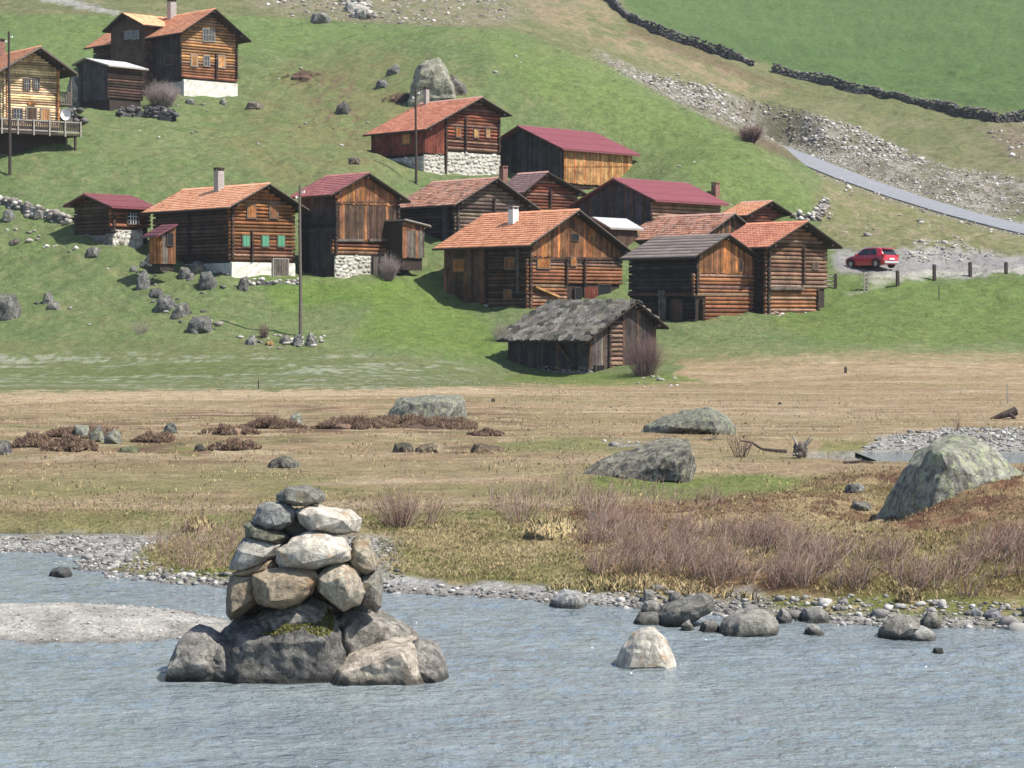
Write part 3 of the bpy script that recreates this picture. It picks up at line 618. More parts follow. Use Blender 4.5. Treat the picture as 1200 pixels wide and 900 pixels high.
WZ = ((fbm(WXX*.35, WYY*.6, 107, 2)-.5)*.03+(.5-np.abs(fbm(WXX*1.7+WYY*.3, WYY*2.6, 111, 2)*2-1))*.02*(.4+fbm(WXX*.3, WYY*.5, 115, 2))+(.5-np.abs(fbm(WXX*3.2+WYY*.4, WYY*5.2, 121, 2)*2-1))*.03*(.3+1.2*fbm(WXX*.4, WYY*.8, 125, 2)))*sst(19, 22, WYY)
WZ = WZ-WZ[WYY > 22].mean()-.01
_wi = np.arange(WXX.size).reshape(WXX.shape)
_wq = np.stack([_wi[:-1, :-1], _wi[:-1, 1:], _wi[1:, 1:], _wi[1:, :-1]], -1).reshape(-1, 4)
riv = mesh_np('river', np.stack([WXX, WYY, WZ], -1).reshape(-1, 3), _wq, wm, smooth=True); riv['kind'] = 'structure'
sheet('stream', [(10, 54), (60, 54), (60, 80), (10, 80)], STREAM_Z, water_mat('stream_water', (.13, .15, .15), 1, .2))
# ------------------------------------------------------------------ road
def road():
    pts = []
    for (x0, y0, z0), (x1, y1, z1) in zip(ROADW[:-1], ROADW[1:]):
        for k in range(8): s = k/8; pts.append((x0+(x1-x0)*s, y0+(y1-y0)*s, z0+(z1-z0)*s))
    pts.append(ROADW[-1]); mb = MB(); n = len(pts); vs = []
    for k, p in enumerate(pts):
        a = Vector(pts[max(0, k-1)]); b = Vector(pts[min(n-1, k+1)]); d = (b-a); s = Vector((d.y, -d.x, 0)).normalized()
        for o_, dz in ((-1.75, -.6), (-1.72, .0), (0, .04), (1.72, 0), (1.75, -.6)): q = Vector(p)+s*o_; vs.append((q.x, q.y, q.z+dz))
    fs = [(5*k+j, 5*k+j+1, 5*k+j+6, 5*k+j+5) for k in range(n-1) for j in range(4)]
    mb.add(vs, fs); o = mb.build('road', plain_mat('worn_asphalt', (.205, .21, .22), .9, .15, 1.5, 0, .3, .2)); o['kind'] = 'structure'
road()
# ------------------------------------------------------------------ houses
def unit_log():
    n = 10; r = np.random.default_rng(3); vs = []
    for x in (0, 1):
        for k in range(n):
            a = 2*math.pi*k/n; q = .5*(1+.05*math.sin(3*a)); vs.append((x, q*math.cos(a), q*math.sin(a)))
    me = bpy.data.meshes.new('log'); me.from_pydata(vs, [], [(k, (k+1) % n, n+(k+1) % n, n+k) for k in range(n)]+[tuple(range(n-1, -1, -1)), tuple(range(n, 2*n))]); me.update(); me.materials.append(M['wood']); return me
def unit_plank():
    mb = MB(); mb.box(0, 1, -.5, .5, 0, 1); me = mb.mesh('plank'); me.materials.append(M['wood']); return me
LOG = unit_log(); PLANK = unit_plank()
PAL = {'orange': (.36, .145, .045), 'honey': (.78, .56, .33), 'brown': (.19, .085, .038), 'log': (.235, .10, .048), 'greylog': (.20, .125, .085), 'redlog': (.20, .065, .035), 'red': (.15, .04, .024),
       'dark': (.080, .047, .031), 'black': (.042, .033, .030), 'bluegrey': (.050, .047, .050), 'grey': (.12, .10, .085), 'gold': (.40, .215, .085)}  # dark, black, bluegrey: dark wood plus painted shade on walls turned from the sun
class House:
    def __init__(s, name, label, cat, d, xc, xl, xr, yb, ye, xa, ya, th=42, typ='R', yer=None, group=None, down=1.6, L=None):
        s.typ = typ; s.d = d; th = R(th); c, n = math.cos(th), math.sin(th)
        s.X0, s.Y0, s.zb = P(xc, yb, d); s.u = (c, n); s.v = (-n, c)
        s.g, s.s = (s.u, s.v) if typ == 'R' else (s.v, s.u)
        gx, sx = (xr, xl) if typ == 'R' else (xl, xr)
        s.W = s.along(gx, s.g); s.L = L or s.along(sx, s.s); s.down = down
        s.ze = z_at(ye, d)-s.zb
        s.ar = s.along(xa, s.g); s.zr = z_at(ya, s.Y0+s.ar*s.g[1])-s.zb
        s.slL = (s.zr-s.ze)/max(s.ar, .05)
        if yer is not None: s.slR = (s.zr-(z_at(yer, s.Y0+s.W*s.g[1])-s.zb))/max(s.W-s.ar, .05)
        else: s.slR = s.slL
        s.root = empty(name, (s.X0, s.Y0, s.zb), th); thing(s.root, label, cat, group)
        s.rng = random.Random(sum(map(ord, label)))
    def along(s, px, d):
        k = (px-600)/F*1.0003; return (k*s.Y0-s.X0)/(d[0]-k*d[1])
    def loc(s, a, b, z): return (a, b, z) if s.typ == 'R' else (b, a, z)
    def zroof(s, a): return s.zr-(s.slL*(s.ar-a) if a <= s.ar else s.slR*(a-s.ar))
    def zpx(s, py, face, t): return z_at(py, s.Y0+t*(s.g if face == 'g' else s.s)[1])-s.zb
    def pt(s, face, px, py):
        t = s.along(px, s.g if face == 'g' else s.s); return t, s.zpx(py, face, t)
    def fp(s, face, t, out, z): return s.loc(t, -out, z) if face == 'g' else s.loc(-out, t, z)
    def fbox(s, mb, face, t0, t1, o0, o1, z0, z1): mb.box(t0, t1, o0, o1, z0, z1, lambda t, o, z: s.fp(face, t, o, z))
    def rotf(s, face): return 0.0 if (face == 'g') == (s.typ == 'R') else math.pi/2
    def core(s, mat=None):
        mb = MB(); i = .10; W, L = s.W-i, s.L-i; pr = [(i, -s.down), (W, -s.down), (W, s.zroof(s.W)-.12), (s.ar if i < s.ar < W else (W if s.ar >= W else i), s.zr-.12), (i, s.zroof(0)-.12)]
        if s.ar >= W or s.ar <= i: pr = [(i, -s.down), (W, -s.down), (W, s.zroof(W)-.12), (i, s.zroof(i)-.12)]
        n = len(pr); vs = [s.loc(a, i, z) for a, z in pr]+[s.loc(a, L, z) for a, z in pr]
        mb.add(vs, [tuple(range(n)), tuple(range(n, 2*n))]+[(k, (k+1) % n, n+(k+1) % n, n+k) for k in range(n)])
        s.wall = mb.build('wall', mat or M['core'], s.root); return s
    def colr(s, base, var=.35, hue=.1):
        f = 1+s.rng.uniform(-var, var); return (base[0]*f, base[1]*f*(1+s.rng.uniform(-hue, hue)), base[2]*f*(1+s.rng.uniform(-hue, hue)), 1)
    def span(s, face, t0, t1):
        Wd = s.W if face == 'g' else s.L
        return (0 if t0 is None else (s.along(t0, s.g if face == 'g' else s.s) if t0 > 3.5 or t0 < -0.01 and t0 > -3000 else t0)), (Wd if t1 is None else s.along(t1, s.g if face == 'g' else s.s))
    def logs(s, face, col, p0=None, p1=None, y0=None, y1=None, dia=.25, var=.3, ext=True, grad=None, warp=True):
        """horizontal logs from photo px p0..p1 and py y0 (bottom) .. y1 (top); None = to the corner / ground / roof"""
        Wd = s.W if face == 'g' else s.L; dv = s.g if face == 'g' else s.s
        t0 = 0 if p0 is None else s.along(p0, dv); t1 = Wd if p1 is None else s.along(p1, dv)
        if t0 > t1: t0, t1 = t1, t0
        tm = (t0+t1)/2
        z0 = -.35 if y0 is None else s.zpx(y0, face, tm); top = y1 is None
        zt = (s.zr if face == 'g' else (s.zroof(0))) if top else s.zpx(y1, face, tm)
        n = max(1, round((zt-z0)/dia)); dd = (zt-z0)/n; base = PAL[col] if isinstance(col, str) else col
        for k in range(n):
            z = z0+(k+.5)*dd+(dd*.5 if face == 's' else 0)
            a0, a1 = t0, t1
            if face == 'g':
                lo = s.ar-(s.zr-.14-z)/max(s.slL, .01); hi = s.ar+(s.zr-.14-z)/max(s.slR, .01)
                if z > s.zr-.2: continue
                a0 = max(a0, lo) if z > s.zroof(0)-.14 else a0; a1 = min(a1, hi) if z > s.zroof(s.W)-.14 else a1
                if a1-a0 < .3: continue
            elif z > s.zroof(0)-.16: continue
            e0 = (.16+s.rng.uniform(0, .06)) if ext and p0 is None and a0 <= .01 else 0; e1 = (.05+s.rng.uniform(0, .04)) if ext and p1 is None and a1 >= Wd-.01 else 0
            o = link('log', LOG, s.wall); o.location = s.fp(face, a0-e0, -.06, z)
            ro = s.rotf(face); o.rotation_euler = (0, 0, ro)
            jd = s.rng.uniform(.80, 1.0); o.scale = (a1-a0+e0+e1, dd*s.rng.uniform(.8, 1.05), dd*jd); o.rotation_euler = (s.rng.uniform(0, 6), s.rng.uniform(-.004, .004), ro); b = base
            if grad: f = (z-z0)/(zt-z0+.01); b = tuple(base[i]*(1-f)+PAL[grad][i]*f for i in range(3))
            u_ = s.rng.random()
            if u_ < .22: b = tuple(b[i]*.45+(.20, .15, .11)[i]*.55*min(1, sum(b)/.35) for i in range(3))
            elif u_ < .42: b = tuple(q*.5 for q in b)
            o.color = s.colr(b, var)
        return s
    def planks(s, face, col, p0=None, p1=None, y0=None, y1=None, wd=.22, var=.35, low=None, out=.0, prow=None):
        Wd = s.W if face == 'g' else s.L; dv = s.g if face == 'g' else s.s
        t0 = 0 if p0 is None else s.along(p0, dv); t1 = Wd if p1 is None else s.along(p1, dv)
        if t0 > t1: t0, t1 = t1, t0
        z0 = -.35 if y0 is None else s.zpx(y0, face, (t0+t1)/2); n = max(1, round((t1-t0)/wd)); ww = (t1-t0)/n; base = PAL[col] if isinstance(col, str) else col
        for k in range(n):
            a = t0+k*ww; zt = (min(s.zroof(a), s.zroof(a+ww)) if face == 'g' else s.zroof(0))-.02 if y1 is None else s.zpx(y1, face, a)
            zz = z0+(s.rng.uniform(-.05, .05) if y0 is not None else 0)
            if zt-zz < .12: continue
            o = link('plank', PLANK, s.wall); o.location = s.fp(face, a+.008, .02+out+s.rng.uniform(0, .03), zz); o.rotation_euler = (0, 0, s.rotf(face))
            o.scale = (ww*.94, .05, zt-zz); o.color = s.colr(base if s.rng.random() > .22 or low is None else PAL[low], var)
        return s
    def roof(s, mat, tile='tile', ov=.7, oe=.7, thick=.10, bl=None, board='darkboard', ridge=True, back=.4, cutL=None):
        """two planes, boards along the verges, tiles laid in courses"""
        s.ov = ov; mb = MB(); rf = None; b0, b1 = -ov, s.L+back
        sides = []
        if s.ar > .06: sides.append((-1, s.slL, -oe, s.ar))
        if s.ar < s.W-.06: sides.append((1, s.slR, s.ar, s.W+oe))
        for sg, sl_, a0, a1 in sides:
            f = lambda a, b, z: s.loc(a, b, z)
            za, zb_ = s.zroof(a0), s.zroof(a1)
            mb.hexa([f(a0, b0, za), f(a1, b0, zb_), f(a1, b1, zb_), f(a0, b1, za), f(a0, b0, za+thick), f(a1, b0, zb_+thick), f(a1, b1, zb_+thick), f(a0, b1, za+thick)])
        rf = mb.build('roof', M[board], s.root); s.rf = rf
        for sg, sl_, a0, a1 in sides:
            cs = 1/math.sqrt(1+sl_*sl_); Ls = (a1-a0)/cs; T = []; V = []; m_ = 0
            eave, top = (a0, a1) if sg < 0 else (a1, a0)
            dr = 1 if sg < 0 else -1     # direction of a going up the slope
            def S(b, t, h):              # point on the plane: along ridge b, up-slope distance t from the eave, height h over the deck
                a = eave+dr*(t*cs); return s.loc(a-dr*h*sl_*cs, b, s.zroof(eave)+t*sl_*cs+thick+h*cs)
            if tile == 'tile':
                rw = .33; nr_ = max(2, round(Ls/rw)); rw = Ls/nr_; cw = .30; ncol = max(2, round((b1-b0)/cw)); cw = (b1-b0)/ncol
                fcs = []
                for r_ in range(nr_):
                    for c_ in range(ncol):
                        x0 = b0+c_*cw+.006; x1 = x0+cw-.012; t0 = r_*rw-(.03 if r_ == 0 else .0)+s.rng.uniform(-.012, .012); t1 = r_*rw+rw+.04; h = .055+s.rng.uniform(-.012, .014); xm = (x0+x1)/2
                        n = len(V); V += [S(x0, t0, h-.005), S(xm, t0, h+.03), S(x1, t0, h-.005), S(x0, t1, .012), S(xm, t1, .04), S(x1, t1, .012), S(x0, t0-.002, .0), S(x1, t0-.002, .0)]
                        fcs += [(n, n+1, n+4, n+3), (n+1, n+2, n+5, n+4), (n+6, n+7, n+2, n), (n, n+2, n+1, n+1)]
                tri = []
                for q in fcs: tri += [q[:3]] if q[2] == q[3] else [q[:3], (q[0], q[2], q[3])]
                o = mesh_np('tiles', V, tri, M[mat], rf); o['kind'] = 'stuff'
            elif tile == 'metal':
                pitch = .5; ncol = max(2, round((b1-b0)/pitch)); pitch = (b1-b0)/ncol; nr_ = max(1, round(Ls/1.6))
                for r_ in range(nr_):
                    for c_ in range(ncol):
                        x0 = b0+c_*pitch; t0 = r_*Ls/nr_-(.04 if r_ == 0 else 0); t1 = (r_+1)*Ls/nr_+.02; mb2 = MB(); hs = [.02, .022, .022, .07, .07]; xs = [0, .05, .38, .42, .46]
                        xs = [x0+q/.5*pitch for q in (0, .05, .40, .43, .47, .5)]; hh = [.02, .02, .02, .065, .065, .02]; e = .012*(1 if r_ % 2 else 0)+.02
                        n = len(V); V += [S(x, t0, h+.025) for x, h in zip(xs, hh)]+[S(x, t1, h) for x, h in zip(xs, hh)]
                        T += [t for k in range(5) for t in ((n+k, n+k+1, n+7+k), (n+k, n+7+k, n+6+k))]
                        n = len(V); V += [S(xs[0], t0, -.01), S(xs[5], t0, -.01), S(xs[5], t0, .045), S(xs[0], t0, .045)]; T += [(n, n+1, n+2), (n, n+2, n+3)]
                o = mesh_np('metal_sheets', V, T, M[mat], rf); o['kind'] = 'stuff'
            elif tile == 'slab':
                for r_ in range(max(3, round(Ls/.5))):
                    rr = Ls/max(3, round(Ls/.5))
                    for c_ in range(max(2, round((b1-b0)/1.0))):
                        cw = (b1-b0)/max(2, round((b1-b0)/1.0)); x0 = b0+c_*cw; h = .03+s.rng.uniform(0, .015); n = len(V)
                        V += [S(x0, r_*rr-.02, h), S(x0+cw*.995, r_*rr-.02, h), S(x0+cw*.995, r_*rr+rr, .012), S(x0, r_*rr+rr, .012), S(x0, r_*rr-.02, 0), S(x0+cw*.995, r_*rr-.02, 0)]; T += [(n, n+1, n+2), (n, n+2, n+3), (n+4, n+5, n+1), (n+4, n+1, n)]
                o = mesh_np('roofing_sheets', V, T, M[mat], rf); o['kind'] = 'stuff'
            elif tile == 'slate': s.slates(S, sg, b0, b1, Ls, rf)
            # verge board
            for bb in (b0-.045, b1+.005):
                if bb > 0 and s.typ == 'R' and sg > 0: continue
                v = MB(); za, zb_ = s.zroof(a0), s.zroof(a1); f = s.loc; q = .05
                v.hexa([f(a0, bb, za-q+.1), f(a1, bb, zb_-q+.1), f(a1, bb+.04, zb_-q+.1), f(a0, bb+.04, za-q+.1), f(a0, bb, za+thick+.03), f(a1, bb, zb_+thick+.03), f(a1, bb+.04, zb_+thick+.03), f(a0, bb+.04, za+thick+.03)])
                v.build('bargeboard', M[bl or board], rf)
            v = MB(); ae = eave-dr*.03; zz = s.zroof(eave)
            v.box(min(ae, ae-dr*.05), max(ae, ae-dr*.05), b0, b1, zz-.03, zz+thick-.01, s.loc); v.build('fascia', M[board], rf)
        if ridge and len(sides) == 2:
            v = MB(); q = .14; zz = s.zr+thick+.05
            nb_ = max(2, round((b1-b0)/.9)); st = (b1-b0)/nb_
            for k in range(nb_):
                c0 = b0+k*st; c1 = c0+st*.97; v.add([s.loc(s.ar-q, c0, zz-q*s.slL), s.loc(s.ar, c0, zz+.05), s.loc(s.ar+q, c0, zz-q*s.slR), s.loc(s.ar-q, c1, zz-q*s.slL), s.loc(s.ar, c1, zz+.04), s.loc(s.ar+q, c1, zz-q*s.slR)], [(0, 1, 4, 3), (1, 2, 5, 4), (0, 2, 1), (3, 4, 5)])
            v.build('ridge_cap', M[ridge if isinstance(ridge, str) else mat], rf)
        for a, q in ((s.ar, 0), (0, 0), (s.W, 0)):
            if a == s.ar and len(sides) < 2: continue
            v = MB(); z = s.zroof(a)-.02; w_ = .09; aa = min(max(a, .1), s.W-.1) if a != s.ar else a; z = s.zroof(aa)-.03
            v.box(aa-w_, aa+w_, -ov+.08, .3, z-.22, z-.02 if a != s.ar else z-.1, s.loc); v.build('purlin', M['darkboard'], rf)
        return s
    def slates(s, S, sg, b0, b1, Ls, rf):
        if not hasattr(s, 'slv'):
            s.slv = []
            for k in range(7):
                g = random.Random(k+50); n = 7; ring = []
                for j in range(n):
                    a = 2*math.pi*j/n+g.uniform(-.25, .25); q = g.uniform(.82, 1.12); x = max(-.5, min(.5, q*.62*math.cos(a))); y = max(-.5, min(.5, q*.62*math.sin(a))); ring.append((x, y))
                vs = [(x, y, -.5) for x, y in ring]+[(x*.93, y*.93, .5+g.uniform(-.2, .2)) for x, y in ring]; mb = MB()
                mb.add(vs, [tuple(range(n-1, -1, -1)), tuple(range(n, 2*n))]+[(j, (j+1) % n, n+(j+1) % n, n+j) for j in range(n)]); me = mb.mesh('slate'); me.materials.append(M['slate']); s.slv.append(me)
        rows = round(Ls/(.34 if sg < 0 else .42)); rw = Ls/rows; cols = round((b1-b0)/.56); cw = (b1-b0)/cols
        e0 = Vector(S(0, 0, 0)); eb = (Vector(S(1, 0, 0))-e0).normalized(); et = (Vector(S(0, 1, 0))-e0).normalized(); en = Vector((et.cross(eb) if et.cross(eb).z > 0 else eb.cross(et))); en.normalize()
        base = Matrix((eb, et, eb.cross(et))).transposed()
        for r_ in range(rows):
            for c_ in range(cols):
                x = b0+(c_+.5+(.5 if r_ % 2 else 0)*.9)*cw+s.rng.uniform(-.08, .08); t = (r_+.55)*rw+s.rng.uniform(-.05, .05)
                if x > b1: continue
                o = link('slate', s.rng.choice(s.slv), rf); o.location = S(x, t, .06+s.rng.uniform(0, .03))
                rot = base @ Matrix.Rotation(s.rng.uniform(-.4, .4), 3, 'Z') @ Matrix.Rotation(-.22+s.rng.uniform(-.16, .16), 3, 'X') @ Matrix.Rotation(s.rng.uniform(-.2, .2), 3, 'Y')
                o.rotation_euler = rot.to_euler(); o.scale = (cw*s.rng.uniform(1.0, 1.5), rw*s.rng.uniform(1.3, 1.75), s.rng.uniform(.07, .16)); q = s.rng.uniform(.35, 1.6); o.color = (q, q*s.rng.uniform(.95, 1.02), q*s.rng.uniform(.9, 1.02), 1)
    def stone(s, face, y0, y1, p0=None, p1=None, mat='stonework', sz=.34, out=.12):
        """rubble masonry: courses of uneven stones standing proud of a mortar core"""
        Wd = s.W if face == 'g' else s.L; dv = s.g if face == 'g' else s.s
        t0 = 0 if p0 is None else s.along(p0, dv); t1 = Wd if p1 is None else s.along(p1, dv); z1 = s.zpx(y1, face, t0); z0 = -s.down*.8 if y0 is None else s.zpx(y0, face, t0)
        core_ = MB(); s.fbox(core_, face, t0, t1, -.15, .03, z0, z1); f = core_.build('foundation', M['mortar' if mat == 'stonework' else 'stonework_d'], s.root)
        V = []; T = []; z = z0; k = 0; D, I = ico(1)
        while z < z1-.06:
            h = min(s.rng.uniform(.5, 1.15)*sz, z1-z); t = t0
            while t < t1-.04:
                w_ = min(s.rng.uniform(.5, 2.0)*sz, t1-t); a = np.array(rock_v(1000+k % 9, 1, 6, .05, 14)[0]); k += 1
                oo = s.rng.uniform(-.045, .01); zz = z+h/2+.09*math.sin(t*2.1+z*3)+s.rng.uniform(-.05, .05); hs = h*s.rng.uniform(.7, 1.25); an = s.rng.uniform(-.35, .35); ca, sa = math.cos(an), math.sin(an)
                q = np.array([s.fp(face, t+w_/2+(p[0]*w_*ca-p[2]*hs*sa), out*.15+oo+p[1]*.20, zz+p[0]*w_*sa+p[2]*hs*ca) for p in a]); V.append(q); T.append((I, len(q))); t += w_
            z += h
        n = 0; TT = []
        for i, c in T: TT.append(i+n); n += c
        o = mesh_np('stones', np.concatenate(V), np.concatenate(TT), M[mat], f); o['kind'] = 'stuff'; return s
    def plinth(s, face, y0, y1, p0=None, p1=None, mat='plaster', out=.10):
        dv = s.g if face == 'g' else s.s; Wd = s.W if face == 'g' else s.L
        t0 = -.02 if p0 is None else s.along(p0, dv); t1 = Wd+.02 if p1 is None else s.along(p1, dv); z1 = s.zpx(y1, face, t0); z0 = -s.down*.8 if y0 is None else s.zpx(y0, face, t0)
        nx, nz = max(2, int((t1-t0)/.35)), max(2, int((z1-z0)/.3)); g = s.rng; vs = []; fs = []
        for i in range(nx+1):
            for j in range(nz+1): vs.append(s.fp(face, t0+(t1-t0)*i/nx, out+g.uniform(-.035, .03), z0+(z1-z0)*j/nz))
        fs = [(i*(nz+1)+j, (i+1)*(nz+1)+j, (i+1)*(nz+1)+j+1, i*(nz+1)+j+1) for i in range(nx) for j in range(nz)]
        mb = MB(); mb.add(vs, fs); s.fbox(mb, face, t0, t1, -.2, out-.045, z0, z1); mb.build('foundation', M[mat], s.root); return s
    def window(s, face, x0, x1, y0, y1, kind='shutter', col='orange', fr=None, out=.09):
        """y0 top, y1 bottom in the photo"""
        (t0, za), (t1, zb_) = s.pt(face, x0, y1), s.pt(face, x1, y0)
        if t0 > t1: t0, t1 = t1, t0
        z0 = za; z1 = z0+max(.15, abs(zb_-za)); e = .06; mb = MB(); s.fbox(mb, face, t0, t1, -.02, out, z0, z1)
        nm = 'door' if kind == 'door' else ('hatch_or_dark_panel' if kind in ('shutter', 'hole') else 'window')
        if kind in ('shutter', 'door'):
            o = mb.build(nm, M['wood'], s.root); o.color = (*PAL[col], 1) if isinstance(col, str) and col in PAL else (1, 1, 1, 1)
            n = max(2, round((t1-t0)/.2))
            for k in range(n):
                p = link('plank', PLANK, o); p.location = s.fp(face, t0+(t1-t0)*k/n+.01, out+.02+.004*(k % 2), z0+.02); p.rotation_euler = (0, 0, s.rotf(face)); p.scale = ((t1-t0)/n-.02, .03, z1-z0-.04); p.color = s.colr(PAL[col], .18)
        elif kind == 'green':
            o = mb.build('window', M['greyboard'], s.root); sh = MB(); m_ = (t0+t1)/2
            for a, b in ((t0+.03, m_-.012), (m_+.012, t1-.03)): s.fbox(sh, face, a, b, out+.002, out+.05, z0+.04, z1-.04)
            sh.build('shutter', M['green'], o)
        elif kind == 'hole':
            o = mb.build(nm, M['dark'], s.root)  # panel on the wall face; the opening's inner darkness is painted
        else:
            o = mb.build('window', M['glass'], s.root); b = MB(); nx = 2 if kind == 'window' else 3
            for k in range(1, nx+1): t = t0+(t1-t0)*k/(nx+1); s.fbox(b, face, t-.022, t+.022, out+.002, out+.03, z0, z1)
            for k in range(1, nx): z = z0+(z1-z0)*k/nx; s.fbox(b, face, t0, t1, out+.004, out+.026, z-.02, z+.02)
            b.build('glazing_bar', M['paint'] if kind == 'grid' else M['greyboard'], o)
        f = MB(); w_ = .07 if kind != 'green' else .05
        s.fbox(f, face, t0-w_, t0, -.02, out+.03, z0-w_, z1+w_); s.fbox(f, face, t1, t1+w_, -.02, out+.03, z0-w_, z1+w_)
        s.fbox(f, face, t0, t1, -.02, out+.028, z1, z1+w_); s.fbox(f, face, t0, t1, -.02, out+.05, z0-w_, z0)
        f.build('frame', M[fr or ('darkboard' if kind in ('hole', 'door') else 'board')], o); return s
    def column(s, face, px, y0, y1, dia=.24, col=None):
        """ends of the cross-wall logs standing out of the facade"""
        dv = s.g if face == 'g' else s.s; t = s.along(px, dv); z0, z1 = s.zpx(y0, face, t), s.zpx(y1, face, t); n = max(2, round((z1-z0)/dia)); mb = MB()
        for k in range(n):
            z = z0+(k+.5)*(z1-z0)/n; mb.tube(s.fp(face, t+s.rng.uniform(-.01, .01), -.1, z), s.fp(face, t, .22+s.rng.uniform(-.03, .04), z), dia*.46, dia*.44, 8)
        o = mb.build('log_ends', M['wood'], s.root); o.color = (*(PAL[col] if col else (.05, .032, .024)), 1); return s
    def post(s, face, px, y0, y1, w_=.09, out=.12, col='black'):
        dv = s.g if face == 'g' else s.s; t = s.along(px, dv); mb = MB(); s.fbox(mb, face, t-w_, t+w_, .02, out+.05, s.zpx(y0, face, t), s.zpx(y1, face, t)); o = mb.build('post', M['wood'], s.root); o.color = (*PAL[col], 1); return s
    def beam(s, face, x0, x1, y, w_=.1, out=.14, col='grey', dy=0.0):
        (t0, z0), (t1, z1) = s.pt(face, x0, y), s.pt(face, x1, y+dy); mb = MB()
        f = lambda t, o, z: s.fp(face, t, o, z)
        mb.hexa([f(t0, .02, z0-w_), f(t1, .02, z1-w_), f(t1, out, z1-w_), f(t0, out, z0-w_), f(t0, .02, z0+w_), f(t1, .02, z1+w_), f(t1, out, z1+w_), f(t0, out, z0+w_)]); o = mb.build('beam', M['wood'], s.root); o.color = (*PAL[col], 1); return s
    def chimney(s, px, pw, yt, a=None, mat='concrete', cap='darkboard', up=-.5):
        a = s.ar+up if a is None else a
        k = (px-600)/F*1.0003; b = (k*(s.Y0+a*s.g[1])-s.X0-a*s.g[0])/(s.s[0]-k*s.s[1]); Yc = s.Y0+a*s.g[1]+b*s.s[1]
        w_ = pw*Yc/F*.5/1.25; zt = z_at(yt, Yc)-s.zb; mb = MB(); mb.box(a-w_, a+w_, b-w_, b+w_, s.zroof(a)-.6, zt-.22, s.loc)
        o = mb.build('chimney', M[mat], s.root); q = MB()
        for da, db in ((-1, -1), (1, -1), (-1, 1), (1, 1)): q.box(a+da*w_*.75-.05, a+da*w_*.75+.05, b+db*w_*.75-.05, b+db*w_*.75+.05, zt-.22, zt-.05, s.loc)
        q.box(a-w_*1.12, a+w_*1.12, b-w_*1.12, b+w_*1.12, zt-.05, zt+.03, s.loc); q.box(a-w_*.4, a+w_*.4, b-w_*.4, b+w_*.4, zt-.24, zt-.05, s.loc); q.build('chimney_cap', M[cap], o); return s
VG = None
# --- slab-roofed hay barn standing alone on the flat
h = House('hay_barn', 'small dark barn with a grey stone slab roof alone on the flat meadow', 'barn', 138, 690, 596, 768, 437, 395, 740, 356, 38, yer=379)
h.core().planks('s', (.034, .030, .028), y0=434, wd=.25, low='dark').planks('g', 'grey', p1=713, y0=432, wd=.22, low='dark', var=.25).logs('g', 'greylog', p0=713, p1=729, y0=434, y1=375, ext=False, dia=.27).planks('g', (.05, .04, .035), p0=729, y0=428, wd=.22, low='dark').column('g', 713, 434, 378)
h.stone('s', None, 431, mat='stonework_d', sz=.32).stone('g', None, 432, mat='stonework_d', sz=.32).roof('slate', 'slate', ov=.55, oe=.55, ridge=False, board='core')
h.beam('s', 657, 672, 402, .07, .3, 'dark', 22).window('s', 667, 673, 400, 428, 'hole').window('g', 696, 705, 429, 437, 'hole', out=.2)
# --- big front house
h = House('timber_house', 'large brown timber house with bright orange tiles and white chimney, front centre of hamlet', 'house', 158, 620, 521, 728, 362, 283, 670, 248)
h.core().logs('g', 'log', y0=333, y1=304, grad='brown').logs('g', 'log', p1=664, y0=None, y1=333).planks('g', 'brown', y0=302, low='orange', var=.45)
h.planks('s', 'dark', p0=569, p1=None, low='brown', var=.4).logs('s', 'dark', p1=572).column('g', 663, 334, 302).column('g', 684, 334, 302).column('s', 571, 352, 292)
h.beam('g', 622, 728, 303, .08, .12, 'dark').window('g', 629, 643, 303, 314, 'shutter', 'orange').window('g', 668, 674, 301, 311, 'shutter', 'orange').window('g', 669, 676, 275, 281, 'hole')
h.window('s', 593, 604, 302, 315, 'shutter', 'brown').window('s', 592, 600, 340, 350, 'shutter', 'brown').window('s', 533, 545, 304, 318, 'shutter', 'orange').post('s', 608, 345, 292, col='grey')
h.window('g', 673, 680, 338, 351, 'hole').window('g', 700, 714, 334, 353, 'hole').window('g', 684, 699, 336, 353, 'door', 'red').beam('g', 625, 653, 336, .07, .3, 'gold', 12)
h.plinth('s', None, 357, p0=572, mat='plaster_g', out=.12).roof('t_orange', ov=.75, oe=.75, ridge='t_orange', bl='board').chimney(601.5, 11, 242, up=-1.5, mat='whitechim', cap='concrete')
# --- grey-roofed log barn
h = House('log_barn', 'dark log barn with flat grey sheet roof at the village front right', 'barn', 152, 815, 738, 883, 379, 298, 848, 277)
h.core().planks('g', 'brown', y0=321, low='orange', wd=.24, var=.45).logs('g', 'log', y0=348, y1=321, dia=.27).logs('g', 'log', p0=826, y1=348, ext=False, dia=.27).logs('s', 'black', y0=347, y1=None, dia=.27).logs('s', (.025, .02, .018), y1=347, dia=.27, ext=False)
h.column('g', 822, 379, 349).column('g', 883, 373, 300).post('s', 780, 379, 340, .06, .6, 'grey').window('g', 866, 868, 305, 316, 'hole').beam('s', 738, 815, 345, .1, .22, 'dark')
h.window('s', 788, 800, 352, 376, 'door', 'dark').roof('bitumen', 'slab', ov=.5, oe=.6, ridge='bitumen')
# --- rightmost log barn
h = House('log_barn', 'log barn with orange-red tiles at right end of hamlet, nearest the red car', 'barn', 155, 899, 842, 968, 369, 286, 936, 262)
h.core().logs('g', 'greylog', y0=338, y1=None, dia=.27, grad='brown').logs('g', 'log', p1=957, y1=338, dia=.27).logs('s', 'black', dia=.27).column('g', 940, 333, 290).column('g', 957, 366, 338)
h.window('g', 951, 957, 308, 315, 'shutter', 'dark').beam('g', 899, 939, 338, .09, .28, 'grey').stone('g', None, 367, p1=957, mat='stonework', sz=.3).roof('t_red', ov=.75, oe=.75, ridge='t_red')
